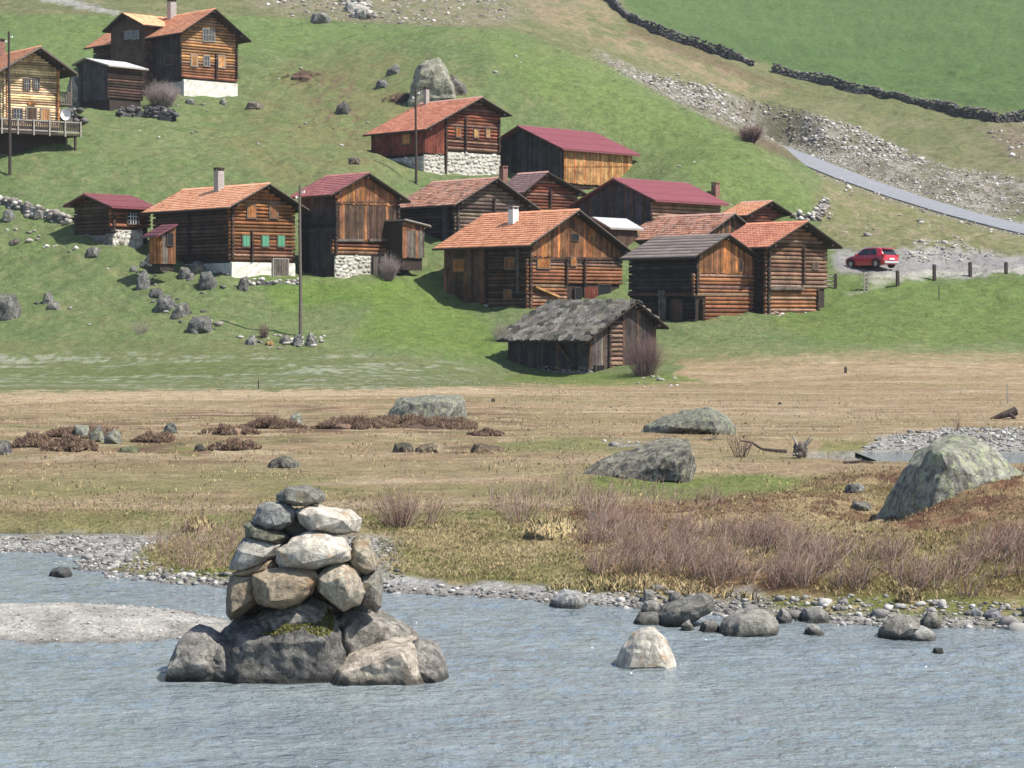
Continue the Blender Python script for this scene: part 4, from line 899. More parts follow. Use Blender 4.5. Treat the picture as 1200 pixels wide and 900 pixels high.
# --- brown-tiled barn behind the grey roof
h = House('tiled_barn', 'barn under old mottled brown tiles between crimson roof and grey roof', 'barn', 168, 824, 738, 876, 312, 275, 855, 252)
h.core().logs('s', 'dark').planks('g', 'dark', low='brown').roof('t_old', ov=.5, oe=.7, ridge='ridge', bl='board')
# --- small house further back at right
h = House('log_cabin', 'small log cabin with orange tiles behind the others, brick chimney at its left', 'house', 182, 873, 848, 928, 290, 251, 897, 237.5)
h.core().logs('g', 'redlog', dia=.27).logs('s', 'dark').roof('t_fresh', ov=.7, oe=.6, ridge='ridge').chimney(838, 9, 214, mat='brickchim', cap='brickchim', up=-.3)
# --- crimson sheet-roofed barns
h = House('barn', 'dark plank barn with crimson sheet roof in middle of hamlet, lower of two', 'barn', 175, 766, 675, 843, 268, 233, 723, 211, 48, 'L')
h.core().planks('g', 'bluegrey', low='dark', var=.4).logs('s', 'greylog', dia=.28).roof('crimson', 'metal', ov=.5, oe=.5, ridge='crimson', board='crimson_d', back=.5)
h = House('barn', 'tall plank barn with crimson sheet roof and golden planks, uppermost of two', 'barn', 196, 659, 565, 739, 230, 173, 612, 149.5, 48, 'L')
h.core().planks('g', 'bluegrey', y0=None, low='black', var=.4).planks('s', 'gold', y0=217, low='orange', var=.3, out=.12).logs('s', 'dark', y1=217).roof('crimson', 'metal', ov=.6, oe=.55, ridge='crimson', board='crimson_d', back=.6)
h.beam('s', 659, 739, 195, .03, .22, 'orange')
# --- house with stone ground floor on the slope
h = House('tile_house', 'red-brown house on pale stone ground floor, standing higher on the green slope', 'house', 190, 497, 436, 586, 207, 150, 558, 116, yer=133)
h.core().logs('g', 'redlog', p0=524, y0=177, y1=None, dia=.27, ext=False).planks('g', 'red', p1=521, y0=180, wd=.3, var=.15).planks('s', 'red', y0=182, wd=.35, var=.2).column('g', 545, 177, 137).column('g', 522, 195, 138).column('g', 584, 177, 140)
h.stone('g', None, 178, p0=524, sz=.42).stone('g', None, 181, p1=521, sz=.42).stone('s', None, 183, sz=.42)
h.window('g', 534, 539, 150, 160, 'shutter', 'orange').window('g', 555, 560, 152, 161, 'shutter', 'gold').window('g', 569, 573, 152, 161, 'shutter', 'gold').window('s', 473, 482, 157, 169, 'shutter', 'gold').window('s', 442, 446, 159, 164, 'shutter', 'brown')
h.roof('t_red', ov=.8, oe=.6, ridge='ridge', bl='board').chimney(500, 6, 102, up=-.3)
# --- middle house
h = House('log_barn', 'long log barn with faded brown tiles in centre, behind the large orange-roofed house', 'barn', 172, 535, 470, 616, 292, 236, 576, 210.5)
h.core().logs('g', 'greylog', dia=.28, grad='grey').logs('s', 'black', dia=.28).column('g', 578, 264, 232).post('s', 524, 290, 242, .3, .15, 'bluegrey').roof('t_old', ov=.7, oe=.8, ridge='ridge', bl='board')
# --- house behind the middle one
h = House('log_house', 'reddish log house with plum-grey tiles and short brick chimney, half hidden in centre', 'house', 182, 614, 588, 676, 262, 222, 636, 203.5, yer=226)
h.core().logs('g', 'redlog', dia=.26).logs('s', 'dark').column('g', 644, 255, 222).roof('t_plumgrey', ov=.6, oe=.6, ridge='ridge').chimney(590, 9, 195, mat='brickchim', cap='brickchim', up=-.2)
# --- plum-red barn
h = House('barn', 'tall plank barn with plum-red tiles on a whitish stone base, left of centre', 'barn', 163, 392, 351, 466, 328, 225, 427, 205)
h.core().planks('g', 'dark', y0=237+44, y1=237, low='brown', var=.5).planks('g', 'brown', y0=240, low='orange', var=.35, out=.05).logs('g', 'log', y0=299, y1=281, dia=.28).stone('g', None, 299, sz=.4)
h.planks('s', 'bluegrey', y0=None, low='black').logs('s', 'bluegrey', y0=278, y1=258, ext=False, dia=.4).column('g', 393, 300, 232).column('g', 466, 300, 232).beam('g', 394, 425, 281.5, .09, .2, 'grey').beam('g', 432, 464, 281.5, .09, .2, 'grey').beam('g', 394, 465, 237, .05, .12, 'dark')
h.window('g', 436, 443, 301, 325, 'door', 'grey', out=.2).roof('t_purple', ov=.6, oe=.7, ridge='t_purple')
# --- green-shuttered house
h = House('timber_house', 'brown log house with three green shutters and a bright orange tile roof', 'house', 160, 271, 181, 345, 326, 239, 309, 217.5)
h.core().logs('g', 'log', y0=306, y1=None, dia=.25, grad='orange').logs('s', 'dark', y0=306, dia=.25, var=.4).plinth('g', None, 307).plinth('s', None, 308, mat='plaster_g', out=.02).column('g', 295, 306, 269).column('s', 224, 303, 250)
for x in (288, 310.5, 329): h.window('g', x-4, x+4, 276, 289, 'green')
h.window('g', 290, 299, 241, 255, 'shutter', 'orange').window('g', 316, 325, 240, 255, 'shutter', 'brown').window('g', 319, 336, 304, 323, 'door', 'grey', 'greyboard', out=.2).beam('s', 208, 264, 272, .04, .2, 'grey')
h.roof('t_fresh', ov=.8, oe=.8, ridge='t_fresh', bl='board').chimney(257.5, 11, 197, up=-.6)
# --- small crimson-roofed cabin left of it
h = House('log_cabin', 'small dark cabin with dull crimson roof and small barred window, far left of row', 'house', 166, 132, 89, 176, 287, 241, 107, 229.5, 48, 'L')
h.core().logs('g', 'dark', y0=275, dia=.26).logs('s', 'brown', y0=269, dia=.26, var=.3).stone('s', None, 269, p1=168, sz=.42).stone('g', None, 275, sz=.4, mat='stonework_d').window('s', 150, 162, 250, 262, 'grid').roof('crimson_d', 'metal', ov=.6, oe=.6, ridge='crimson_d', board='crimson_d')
# --- privy and other sheds
h = House('shed', 'narrow wooden lean-to shed with crimson roof against the green-shuttered house', 'shed', 158.5, 187, 175, 206, 303, 275, 206, 264.5, 42, down=.8, L=1.2)
h.core().planks('g', 'brown', low='grey', var=.3, wd=.2).planks('s', 'orange', wd=.2).window('g', 196, 202, 274, 287, 'hole').roof('crimson_d', 'slab', ov=.3, oe=.35, ridge=False, board='crimson_d')
h = House('shed', 'narrow plank shed leaning against right side of the plum-roofed barn', 'shed', 164.5, 471, 462, 497, 303, 259, 471.5, 258.5, 42, yer=265, down=.8, L=2.2)
h.core().planks('g', 'grey', low='brown', y0=302, y1=270, wd=.2).planks('g', 'brown', y0=270, wd=.2, low='dark').roof('bitumen', 'slab', ov=.3, oe=.35, ridge=False, board='greyboard')
h = House('shed', 'small shed with pale metal roof squeezed behind the large orange-roofed house', 'shed', 170, 714, 690, 746, 292, 266, 697, 256, 48, 'L')
h.core().planks('s', 'dark').planks('g', 'dark').roof('whitemetal', 'slab', ov=.3, oe=.3, ridge=False, board='greyboard')
# --- upper left house
h = House('timber_house', 'tall dark timber house with dormer and whitewashed base, top of the hill', 'house', 215, 215, 112, 279, 114, 34, 247, 13)
h.core().logs('g', 'log', y0=93, y1=77, dia=.27).logs('g', 'gold', y0=77, y1=None, dia=.27, grad='log').logs('s', 'dark', y0=93, p0=176, dia=.27).planks('s', 'black', p1=176, y0=93).plinth('g', None, 93).plinth('s', None, 95, mat='plaster_g', out=.02).column('g', 254, 93, 62).column('s', 176, 93, 40).column('s', 141, 68, 36).column('g', 278, 93, 45)
for a, b, c, d_ in ((239, 245, 34, 48), (246, 252, 34, 48), (225, 232, 65, 77), (240, 246, 66, 77), (257, 264, 66, 79)): h.window('g', a, b, c, d_, 'window' if a < 257 and a != 225 else 'shutter', 'gold', 'greyboard')
h.window('s', 196, 204, 65, 76, 'shutter', 'dark')
h.roof('t_orange', ov=1.0, oe=.9, ridge='t_orange', bl='darkboard').chimney(203, 10, 0, up=-.3, mat='concrete')
def dormer(h):
    # cross gable over the shaded long side
    t0, t1 = h.along(183, h.s), h.along(141, h.s); tm = (t0+t1)/2; zt = h.zpx(17, 's', tm); ze = h.zpx(33, 's', tm); half = abs(t1-t0)/2+.1
    sl = (zt-ze)/half; f = lambda t, o, z: h.fp('s', t, o, z); mb = MB()
    mb.add([f(tm-half+.3, 1.0, -1), f(tm+half-.3, 1.0, -1), f(tm+half-.3, 1.0, ze+.1), f(tm, 1.0, zt-.2), f(tm-half+.3, 1.0, ze+.1)]+[f(tm-half+.3, -3, -1), f(tm+half-.3, -3, -1), f(tm+half-.3, -3, ze+.1), f(tm, -3, zt-.2), f(tm-half+.3, -3, ze+.1)],
           [(0, 1, 2, 3, 4), (9, 8, 7, 6, 5), (0, 1, 6, 5), (1, 2, 7, 6), (2, 3, 8, 7), (3, 4, 9, 8), (4, 0, 5, 9)])
    d = mb.build('dormer', M['wood'], h.root); d.color = (*PAL['dark'], 1)
    for sg in (-1, 1):
        V = []; T = []; n_t = 8; n_b = 14
        def S(o, q, hh): return f(tm+sg*(half+.3-q), o, ze-.3*sl+q*sl+hh)
        r = MB(); Q = half+.3; r.hexa([S(1.6, 0, -.1), S(-3.2, 0, -.1), S(-3.2, Q, -.1), S(1.6, Q, -.1), S(1.6, 0, .02), S(-3.2, 0, .02), S(-3.2, Q, .02), S(1.6, Q, .02)])
        ro = r.build('dormer_roof', M['darkboard'], d)
        for i in range(n_t):
            for j in range(n_b):
                o0 = 1.62-j*4.8/n_b; o1 = o0-4.8/n_b+.01; q0, q1 = i*Q/n_t, (i+1)*Q/n_t; n = len(V)
                V += [S(o0, q0, .09), S(o1, q0, .09), S(o1, q1+.02, .04), S(o0, q1+.02, .04), S(o0, q0, .02), S(o1, q0, .02)]; T += [(n, n+1, n+2), (n, n+2, n+3), (n+4, n+5, n+1), (n+4, n+1, n)]
        mesh_np('dormer_tiles', V, T, M['t_orange'], d)['kind'] = 'stuff'
    h.window('s', 159, 166, 37, 47, 'window', fr='greyboard', out=1.06); h.window('s', 168, 175, 37, 47, 'window', fr='greyboard', out=1.06)
dormer(h)
h = House('shed', 'dark log shed with whitish metal roof below the tall house on the hill', 'shed', 207, 128, 94, 168, 112, 77, 105, 69.5, 48, 'L')
h.core().planks('g', 'bluegrey').logs('s', 'dark', var=.5).roof('whitemetal', 'slab', ov=.4, oe=.4, ridge=False, board='greyboard')
# --- pale new timber house at the left edge
h = House('timber_house', 'pale honey-coloured timber house with balconies at left edge, satellite dish beside it', 'house', 188, 4, -55, 71, 142, 80, 42, 59, 36)
h.core().logs('g', 'honey', y0=None, y1=None, dia=.2, var=.1).logs('s', 'honey', dia=.2, var=.1).column('g', 9, 142, 82, .2, 'brown').column('g', 69, 142, 82, .2, 'orange')
for a, b in ((30, 36.5), (41, 47)): h.window('g', a, b, 92.5, 104, 'window', fr='board')
h.window('g', 17.5, 27, 128, 139, 'window', fr='board').window('g', 33, 44, 127, 141, 'door', 'dark', 'greyboard').window('g', 49.5, 59, 128, 140.5, 'shutter', 'gold', 'greyboard').beam('g', 34, 43, 121, .12, .12, 'orange')
h.roof('t_orange', ov=1.3, oe=1.0, ridge='t_orange', bl='board', thick=.2).chimney(4, 8, 46, up=-.2, mat='brickchim')
def deck(h):
    z = h.zpx(156, 'g', 0); f = lambda t, o, zz: h.fp('g', t, o, zz)
    t0, t1 = h.along(-30, h.g), h.along(79, h.g)+.2; mb = MB(); h.fbox(mb, 'g', t0, t1, .1, 2.4, z-.16, z); b = mb.build('balcony', M['darkboard'], h.root)
    r = MB(); h.fbox(r, 'g', t0, t1, 2.28, 2.38, z+.9, z+1.0); h.fbox(r, 'g', t0, t1, 2.28, 2.38, z+.1, z+.2); h.fbox(r, 'g', t1-.1, t1, .1, 2.28, z+.9, z+1.0); r.build('handrail', M['greyboard'], b)
    n = 7
    for k in range(n): q = MB(); t = t0+(t1-t0-.1)*k/(n-1); h.fbox(q, 'g', t, t+.12, 2.39, 2.49, z-.25, z+1.05); q.build('railing_post', M['greyboard'], b)
    nb_ = int((t1-t0)/.16); bal = MB()
    for k in range(nb_): t = t0+(k+.5)*(t1-t0)/nb_; h.fbox(bal, 'g', t-.055, t+.055, 2.3, 2.35, z+.2, z+.9)
    bal.build('balusters', M['darkboard'], b)
    w_ = MB(); h.fbox(w_, 'g', t0, t1-.3, -.3, .5, -3.0, z-.17); w_.build('foundation', M['core'], h.root)
    p = MB(); h.fbox(p, 'g', t1-.5, t1-.35, 2.1, 2.3, -3.2, z-.17); p.build('post', M['darkboard'], h.root)
    # small upper balcony on the right side
    za = h.zpx(121, 'g', h.W); u = MB(); h.fbox(u, 'g', h.W, h.W+1.1, -1.5, .2, za-.15, za); ub = u.build('balcony', M['board'], h.root)
    q = MB(); h.fbox(q, 'g', h.W+.95, h.W+1.08, .05, .2, za, h.zpx(85, 'g', h.W)); q.build('railing_post', M['board'], ub)
    q = MB()
    for k in range(6): h.fbox(q, 'g', h.W+.05+k*.16, h.W+.14+k*.16, .12, .17, za+.05, za+.85)
    h.fbox(q, 'g', h.W, h.W+1.0, .08, .19, za+.85, za+.95); q.build('balusters', M['board'], ub)
deck(h)
# ------------------------------------------------------------------ boulders standing about
def boulder(name, label, x0, x1, yt, yb, seed, mat='rock', dep=.8, cat='boulder', rot=0, sub=3, cuts=9, rough=.1, col=None, group=None, sink=.45, p=12, tilt=(0, 0), fine=.03):
    bx, by, bz = hit((x0+x1)/2, yb); sc = by/F; w_ = (x1-x0)*sc; g = random.Random(seed*7+3); n = 8; cx, cy = (x0+x1)/2, yb; hw, hh = (x1-x0)/2, yb-yt; pts = []; ex = g.uniform(2.2, 3.6)
    for k in range(n):
        a = math.pi*(k/(n-1)); c_, s_ = math.cos(a), math.sin(a); q = (abs(c_)**ex+abs(s_)**ex)**(-1/ex)*(1+g.uniform(-.34, .04))
        pts.append((cx+hw*c_*q+tilt[1]*.012*hh*s_*q, cy-hh*s_*q))
    pts += [(x0-.02*hw, yb+hh*sink), (x1+.02*hw, yb+hh*sink)]
    lo = min(p_[1] for p_ in pts); pts = [(x_, yb-(yb-y_)*hh/(yb-lo) if y_ < yb else y_) for x_, y_ in pts]; lx, rx = min(p_[0] for p_ in pts), max(p_[0] for p_ in pts)
    pts = [(x0+(x_-lx)*(x1-x0)/(rx-lx), y_) for x_, y_ in pts]
    o = hull_rock(name, pts, by+dep*w_*.35, dep*w_*1.1, seed, mat, w_/(11 if sub > 3 else 8), .024, col=col, jit=.16, sub_max=5)
    return thing(o, label, cat, group)
B = [ # label, x0,x1,ytop,ybottom, seed, material, extras
 ('big wedge-shaped grey boulder with pale right end on the meadow', 684, 814, 515, 563, 11, 'rock', dict(custom='wedge')),
 ('long low mottled boulder behind the wedge-shaped one on tan meadow', 754, 858, 480, 508, 23, 'rock_l', dict(custom='low', cuts=6, sub=4, rough=.08, col=(.82, .82, .82))),
 ('flat-topped lichen boulder with brown heather at its foot', 455, 546, 464, 494, 31, 'rock_l', dict(custom='flat', cuts=7, sub=4)),
 ('large pale rock outcrop on the slope behind the stone-based house', 485, 532, 68, 122, 41, 'rock_l', dict(custom='crag', cuts=8, sub=4, dep=.7, col=(1.15, 1.13, 1.1))),
 ('dark leaning slab at right of the pale rock outcrop', 524, 556, 88, 120, 43, 'rock', dict(custom='slab', cuts=7, tilt=(0, 35), col=(.8, .75, .7))),
 ('large round dark boulder at the left edge of the slope', -14, 26, 345, 374, 47, 'rock', dict(col=(.85, .85, .85))),
 ('small dark round boulder above a pale one on left slope', 48, 64, 342, 356, 53, 'rock', dict()),
 ('small pale rock under the dark round boulder, left slope', 54, 71, 353, 363, 54, 'rock', dict(col=(1.2, 1.15, 1.1))),
 ('upright pale grey boulder between the slope rocks below crimson shed', 159, 177, 316, 338, 59, 'rock', dict(col=(1.05, 1.05, 1.08))),
 ('small grey stone on the slope beside the upright pale boulder', 150, 162, 311, 318, 60, 'rock', dict()),
 ('dark pointed leaning slab in grass below the crimson lean-to', 168, 198, 297, 322, 61, 'rock', dict(custom='leaf', tilt=(0, 28), col=(.75, .75, .78), cuts=5, sink=.4)),
 ('low grey boulder left of a pale-topped one below the house', 209, 228, 313, 326, 67, 'rock', dict()),
 ('pale-topped rock below the shaded long wall of shuttered house', 222, 242, 306, 320, 68, 'rock', dict(col=(1.15, 1.15, 1.1))),
 ('dark lumpy boulder below the pale-topped rock', 231, 256, 318, 338, 71, 'rock', dict(col=(.72, .72, .75))),
 ('dark leaning stone left of the shuttered house terrace', 275, 291, 324, 340, 73, 'rock', dict(tilt=(0, 30), col=(.8, .8, .82))),
 ('small rock uphill end of the dark rock row on the slope', 174, 192, 338, 349, 79, 'rock', dict(col=(.7, .7, .72))),
 ('long flat rock in the dark rock row on the slope', 178, 206, 346, 364, 80, 'rock', dict(tilt=(0, 22), col=(.85, .85, .88))),
 ('pale rock near lower end of the dark rock row', 199, 222, 355, 372, 81, 'rock', dict(tilt=(0, 18), col=(1.05, 1.02, 1.0))),
 ('largest dark boulder at the bottom of the rock row', 219, 254, 371, 389, 83, 'rock', dict(col=(.75, .75, .77), cuts=7)),
 ('pale rock beneath the bottom boulder of the rock row', 222, 236, 383, 391, 84, 'rock', dict(col=(1.2, 1.2, 1.15))),
 ('grey rock at left of the dark twiggy bush near pole', 288, 304, 392, 404, 89, 'rock', dict(col=(1.15, 1.15, 1.15))),
 ('rough dark rock at the foot of the nearer utility pole', 342, 357, 392, 405, 91, 'rock', dict(col=(.8, .8, .83))),
 ('low rock right of the nearer utility pole', 357, 373, 389, 405, 92, 'rock', dict()),
 ('pale stone left of the nearer utility pole', 328, 342, 392, 403, 93, 'rock', dict(col=(1.15, 1.12, 1.08))),
 ('orange-tinged stone by the pole rocks', 311, 322, 398, 405, 94, 'rock', dict(col=(1.6, 1.1, .5))),
 ('flat dark stone in grass right of the crimson cabin', 98, 121, 289, 300, 97, 'rock', dict(col=(.85, .85, .85))),
 ('grey stone high on the left slope near the low wall', 2, 18, 245, 259, 101, 'rock', dict()),
 ('pale flat stone in the broken stone wall, left slope', 38, 56, 244, 256, 103, 'rock', dict(col=(1.15, 1.12, 1.08))),
 ('brown earth-capped stone on the left slope', 10, 24, 279, 287, 104, 'rock', dict(col=(.8, .7, .6))),
 ('large pale boulder behind the honey-coloured timber house', 74, 104, 86, 124, 107, 'rock_l', dict(col=(1.1, 1.1, 1.1))),
 ('small rock just below the whitewashed house, left one', 217, 230, 115, 122, 109, 'rock', dict()),
 ('small pale rock below the whitewashed house, middle one', 257, 266, 115, 123, 110, 'rock', dict(col=(1.2, 1.15, 1.1))),
 ('flat reddish rock on slope right below the whitewashed house', 287, 309, 119, 127, 111, 'rock', dict(col=(1.0, .85, .75))),
 ('grey boulder left above the stone-based house roof', 452, 471, 75, 87, 113, 'rock', dict()),
 ('dark boulder on the dry slope left of stone-based house', 392, 412, 118, 133, 115, 'rock', dict(col=(.65, .62, .6))),
 ('small dark rock uphill of the dark boulder, dry slope', 440, 456, 93, 103, 116, 'rock', dict(col=(.8, .8, .85))),
 ('pale boulder heap stone at the top edge of the picture', 403, 420, 2, 14, 117, 'rock', dict(col=(1.7, 1.7, 1.7))),
 ('white stone beneath the top-edge boulder', 414, 434, 10, 22, 118, 'rock', dict(col=(1.7, 1.7, 1.7))),
 ('brownish grey boulder at the edge of the hilltop grass', 362, 388, 14, 27, 119, 'rock', dict()),
 ('brown stone on the dry slope near the leaning trail', 407, 423, 183, 192, 120, 'rock', dict(col=(.8, .65, .55))),
 ('grey rock standing in the brown heather at far left', -10, 15, 516, 533, 121, 'rock', dict(col=(.8, .8, .8))),
 ('lichen-grey rock amid the largest heather clump, left part', 86, 106, 498, 514, 122, 'rock_l', dict(sink=.15, dep=1.1, col=(.8, .8, .78))),
 ('lichen-grey rock amid the largest heather clump, right part', 104, 124, 497, 518, 123, 'rock_l', dict(sink=.15, dep=1.1, col=(.8, .8, .78))),
 ('pale low rock at the right end of largest heather clump', 122, 142, 504, 520, 124, 'rock_l', dict(sink=.15, dep=1.1, col=(.8, .8, .78))),
 ('small blue-grey pointed rock among heather', 191, 207, 495, 508, 125, 'rock', dict(col=(.8, .82, .88))),
 ('grey rock under the right end of the long heather ridge', 336, 355, 484, 498, 126, 'rock_l', dict()),
 ('small black rock on the green patch below the heather', 227, 242, 520, 529, 127, 'rock', dict(col=(.5, .45, .4))),
 ('low flat mossy rock on the green patch', 136, 166, 523, 530, 128, 'rock', dict(col=(.7, .8, .5))),
 ('small grey rock lying in the mowed tan meadow, low rubble mound', 310, 352, 534, 548, 129, 'rock', dict(cuts=12, rough=.2, col=(.8, .75, .7))),
 ('dark low rock in the tan meadow, left of a straw mound', 458, 486, 519, 530, 130, 'rock', dict(col=(.6, .52, .45))),
 ('pale straw-brown low rock in tan meadow right of the dark one', 484, 526, 519, 530, 131, 'rock', dict(col=(1.3, 1.05, .75))),
 ('low reddish hump of earth and rock in the tan meadow', 550, 592, 520, 531, 132, 'rock', dict(col=(.95, .7, .5))),
 ('huge lichen-covered boulder with dark overhanging side on the heather mound', 1030, 1200, 510, 615, 133, 'rock_l', dict(custom='big')),
 ('small grey rock on the heather mound left of the huge boulder', 990, 1014, 566, 577, 134, 'rock', dict()),
 ('flat grey slab in the heather beside the huge boulder', 996, 1024, 588, 598, 135, 'rock', dict(col=(1.2, 1.2, 1.2))),
 ('small dark rock on a grassy hump behind the willow scrub', 687, 704, 600, 611, 136, 'rock', dict(col=(.7, .7, .75))),
 ('white pointed rock standing alone in the river', 724, 791, 735, 782, 137, 'cairn', dict(custom='white')),
 ('square grey rock at the water edge under the middle bank', 642, 690, 690, 712, 138, 'rock_wet', dict(col=(1.05, 1.08, 1.12), cuts=6)),
 ('long dark tilted slab at the waterline below the cut bank', 768, 836, 697, 734, 139, 'rock_wet', dict(custom='shore', col=(.62, .62, .6), cuts=6, tilt=(0, -14), dep=.6)),
 ('dark blocky rock left end of the tilted shore slab', 742, 782, 718, 731, 140, 'rock_wet', dict(col=(.7, .7, .68))),
 ('small pale flat rock upon the shore left of the slab', 750, 776, 704, 719, 141, 'rock_wet', dict(col=(1.0, 1.0, 1.0))),
 ('grey upright stone under the cut bank, above the slab', 752, 770, 690, 706, 142, 'rock_wet', dict(col=(.8, .8, .8))),
 ('dark stone under the grass overhang beside the tilted slab', 783, 800, 694, 707, 143, 'rock_wet', dict(col=(.6, .6, .58))),
 ('broad speckled boulder at the waterline on the stony shore', 846, 909, 714, 744, 144, 'rock_wet', dict(custom='speck', col=(.95, .93, .9), cuts=7)),
 ('small dark wet rock left of the broad speckled boulder', 818, 844, 726, 739, 145, 'rock_wet', dict(col=(.75, .75, .75))),
 ('round pale stone near the tilted slab', 798, 814, 726, 738, 146, 'rock_wet', dict(col=(1.1, 1.1, 1.08))),
 ('grey tilted stone right of the broad speckled boulder', 907, 928, 712, 730, 147, 'rock_wet', dict(col=(.95, .95, .95))),
 ('split grey rock further right on the stony shore', 936, 976, 711, 729, 148, 'rock_wet', dict(col=(.9, .9, .9), cuts=6)),
 ('low wet stone at the waterline below the split rock', 942, 966, 731, 744, 149, 'rock_wet', dict(col=(1.0, 1.0, .98))),
 ('rounded half-dark boulder at the waterline on the right shore', 1028, 1076, 722, 750, 150, 'rock_wet', dict(custom='half', col=(.85, .83, .8), cuts=6)),
 ('pale flat slab with dark underside beside the half-dark boulder', 1060, 1100, 733, 751, 151, 'rock_wet', dict(col=(1.25, 1.25, 1.25), tilt=(0, -12), cuts=5)),
 ('dark angular stone behind the pale slab, right shore', 1076, 1104, 717, 736, 152, 'rock_wet', dict(col=(.75, .74, .7))),
 ('bluish stone at the top of the stony right shore', 1152, 1178, 713, 725, 153, 'rock_wet', dict(col=(.9, .95, 1.05))),
 ('flat grey stone near the grass at the right shore', 1136, 1154, 711, 722, 154, 'rock_wet', dict(col=(.95, 1.0, 1.05))),
 ('small dark rock barely above the river surface, right', 1092, 1106, 759, 765, 155, 'rock_wet', dict(col=(.4, .4, .38))),
 ('black rock pair stone on the left gravel bar edge', 57, 87, 664, 675, 156, 'rock_wet', dict(col=(.35, .36, .38))),
]
def wedge(o):
    me = o.data; n = len(me.vertices); co = np.empty(n*3); me.vertices.foreach_get('co', co); co = co.reshape(-1, 3)
    lo, hi = co.min(0), co.max(0); u = (co[:, 0]-lo[0])/(hi[0]-lo[0]); base = lo[2]
    co[:, 2] = base+(co[:, 2]-base)*(.42+.58*np.clip(u*1.05, 0, 1)); me.vertices.foreach_set('co', co.ravel()); me.update()
LAY = {'crag': ((-.5, .78, (4, 4)), (-.3, .97), (0, 1.0), (.5, .8)), 'big': ((-.5, .86, (-38, 5, .14)), (-.1, .97, (2, 2, .97)), (0, 1.0), (.3, .9), (.5, .6)), 'wedge': ((-.5, .84, (44, 4, .12)), (-.05, .98, (3, 1)), (0, 1.0), (.4, .8)), 'half': ((-.5, .5, (8, 4)), (-.2, .9), (0, 1.0), (.5, .7))}
HULL = { # outline in the photo, set-back, depth, material, colour, relief, resolution, turn
 'wedge': ([(680, 566), (684, 555), (700, 542), (722, 532), (745, 526), (780, 515), (806, 516), (814, 545), (806, 560), (790, 568)], 1.3, 3.2, 'rock', (1.3, 1.24, 1.12), .016, .07, 0),
 'big': ([(1026, 620), (1034, 600), (1048, 572), (1066, 548), (1082, 530), (1100, 518), (1122, 511), (1142, 515), (1165, 532), (1205, 562), (1240, 585), (1235, 620), (1130, 625)], 1.1, 3.0, 'rock_l', (1.1, 1.1, 1.05), .017, .075, 0),
 'white': ([(720, 792), (724, 772), (730, 756), (742, 742), (754, 735), (766, 735), (778, 748), (790, 770), (794, 792)], .25, .55, 'cairn', (.98, .95, .9), .022, .04, 0),
 'low': ([(750, 512), (756, 500), (776, 490), (800, 482), (830, 479), (850, 488), (862, 500), (862, 512)], .8, 2.4, 'rock_l', (.8, .8, .78), .02, .10, 0),
 'flat': ([(450, 500), (456, 480), (470, 467), (500, 465), (540, 463), (546, 470), (548, 488), (545, 500)], .8, 2.2, 'rock_l', (.9, .9, .88), .02, .10, 0),
 'crag': ([(478, 132), (483, 104), (486, 84), (497, 73), (514, 69), (522, 80), (531, 100), (536, 132)], 2.0, 3.6, 'rock_l', (1.0, .98, .92), .025, .22, 0),
 'slab': ([(522, 128), (524, 96), (530, 88), (544, 100), (556, 118), (562, 128)], 2.5, 2.4, 'rock', (.85, .78, .72), .03, .22, 0),
 'leaf': ([(164, 312), (174, 299), (182, 297), (190, 308), (200, 324), (184, 322), (172, 316)], .4, .9, 'rock', (.62, .62, .64), .03, .12, 0),
 'shore': ([(766, 738), (768, 722), (776, 712), (800, 702), (824, 696), (836, 700), (838, 712), (824, 722), (800, 736)], .3, .6, 'rock_wet', (.6, .6, .57), .022, .05, 0),
 'speck': ([(840, 750), (846, 730), (860, 718), (880, 713), (900, 716), (910, 728), (912, 742), (905, 750)], .3, .8, 'rock_wet', (.9, .88, .84), .025, .05, 0),
 'half': ([(1026, 755), (1030, 738), (1036, 728), (1056, 721), (1076, 725), (1078, 740), (1066, 752)], .3, .7, 'rock_wet', (.8, .78, .74), .025, .05, 0)}
for lab, x0, x1, yt, yb, sd, mt, ex in B:
    ex = dict(ex); cu = ex.pop('custom', None)
    if cu in HULL:
        pts, back, depth, mt2, col, amp, res, dd_ = HULL[cu]; bx, by, bz = hit((x0+x1)/2, yb); by = 42.6 if cu == 'big' else by; o = hull_rock('rock' if cu == 'white' else 'boulder', pts, by+back, depth, sd, mt2, res, amp, col=col, jit=.08, sub_max=6, lay=LAY.get(cu))
        if dd_: o.rotation_euler = (0, 0, R(dd_))
        thing(o, lab, 'rock' if cu == 'white' else 'boulder')
    else:
        small = (x1-x0) < 24
        ex.setdefault('sub', 3 if small else 4); o = boulder('boulder' if not small else 'rock', lab, x0, x1, yt, yb, sd, mt, cat='rock' if small else 'boulder', **ex)
# ------------------------------------------------------------------ cairn in the river
CD = 27.9; CS = CD/F
def cs(label, pts, mat, col, dy=0.0, depth=.45, seed=1, amp=.022, res=.045, name='stone', lay=None, jit=.07, sub_max=5):
    o = hull_rock(name, pts, CD, depth, seed, mat, res, amp, (180, 550), 3.3333, dy, col, lay, jit, sub_max)
    return thing(o, label, 'stone' if name == 'stone' else 'rock', 'stones stacked in the river cairn' if name == 'stone' else None)
cs('flat dark stone on the very top of the cairn', [(480, 97), (520, 70), (590, 62), (642, 76), (670, 100), (664, 128), (600, 142), (518, 138), (480, 122)], 'cairn_d', (.85, .85, .78), .02, .40, 201)
cs('rounded blue-grey stone near the cairn top, left side', [(386, 190), (410, 143), (440, 130), (520, 128), (557, 160), (548, 205), (500, 235), (430, 236), (393, 216)], 'cairn_d', (1.0, 1.05, 1.08), -.04, .45, 202)
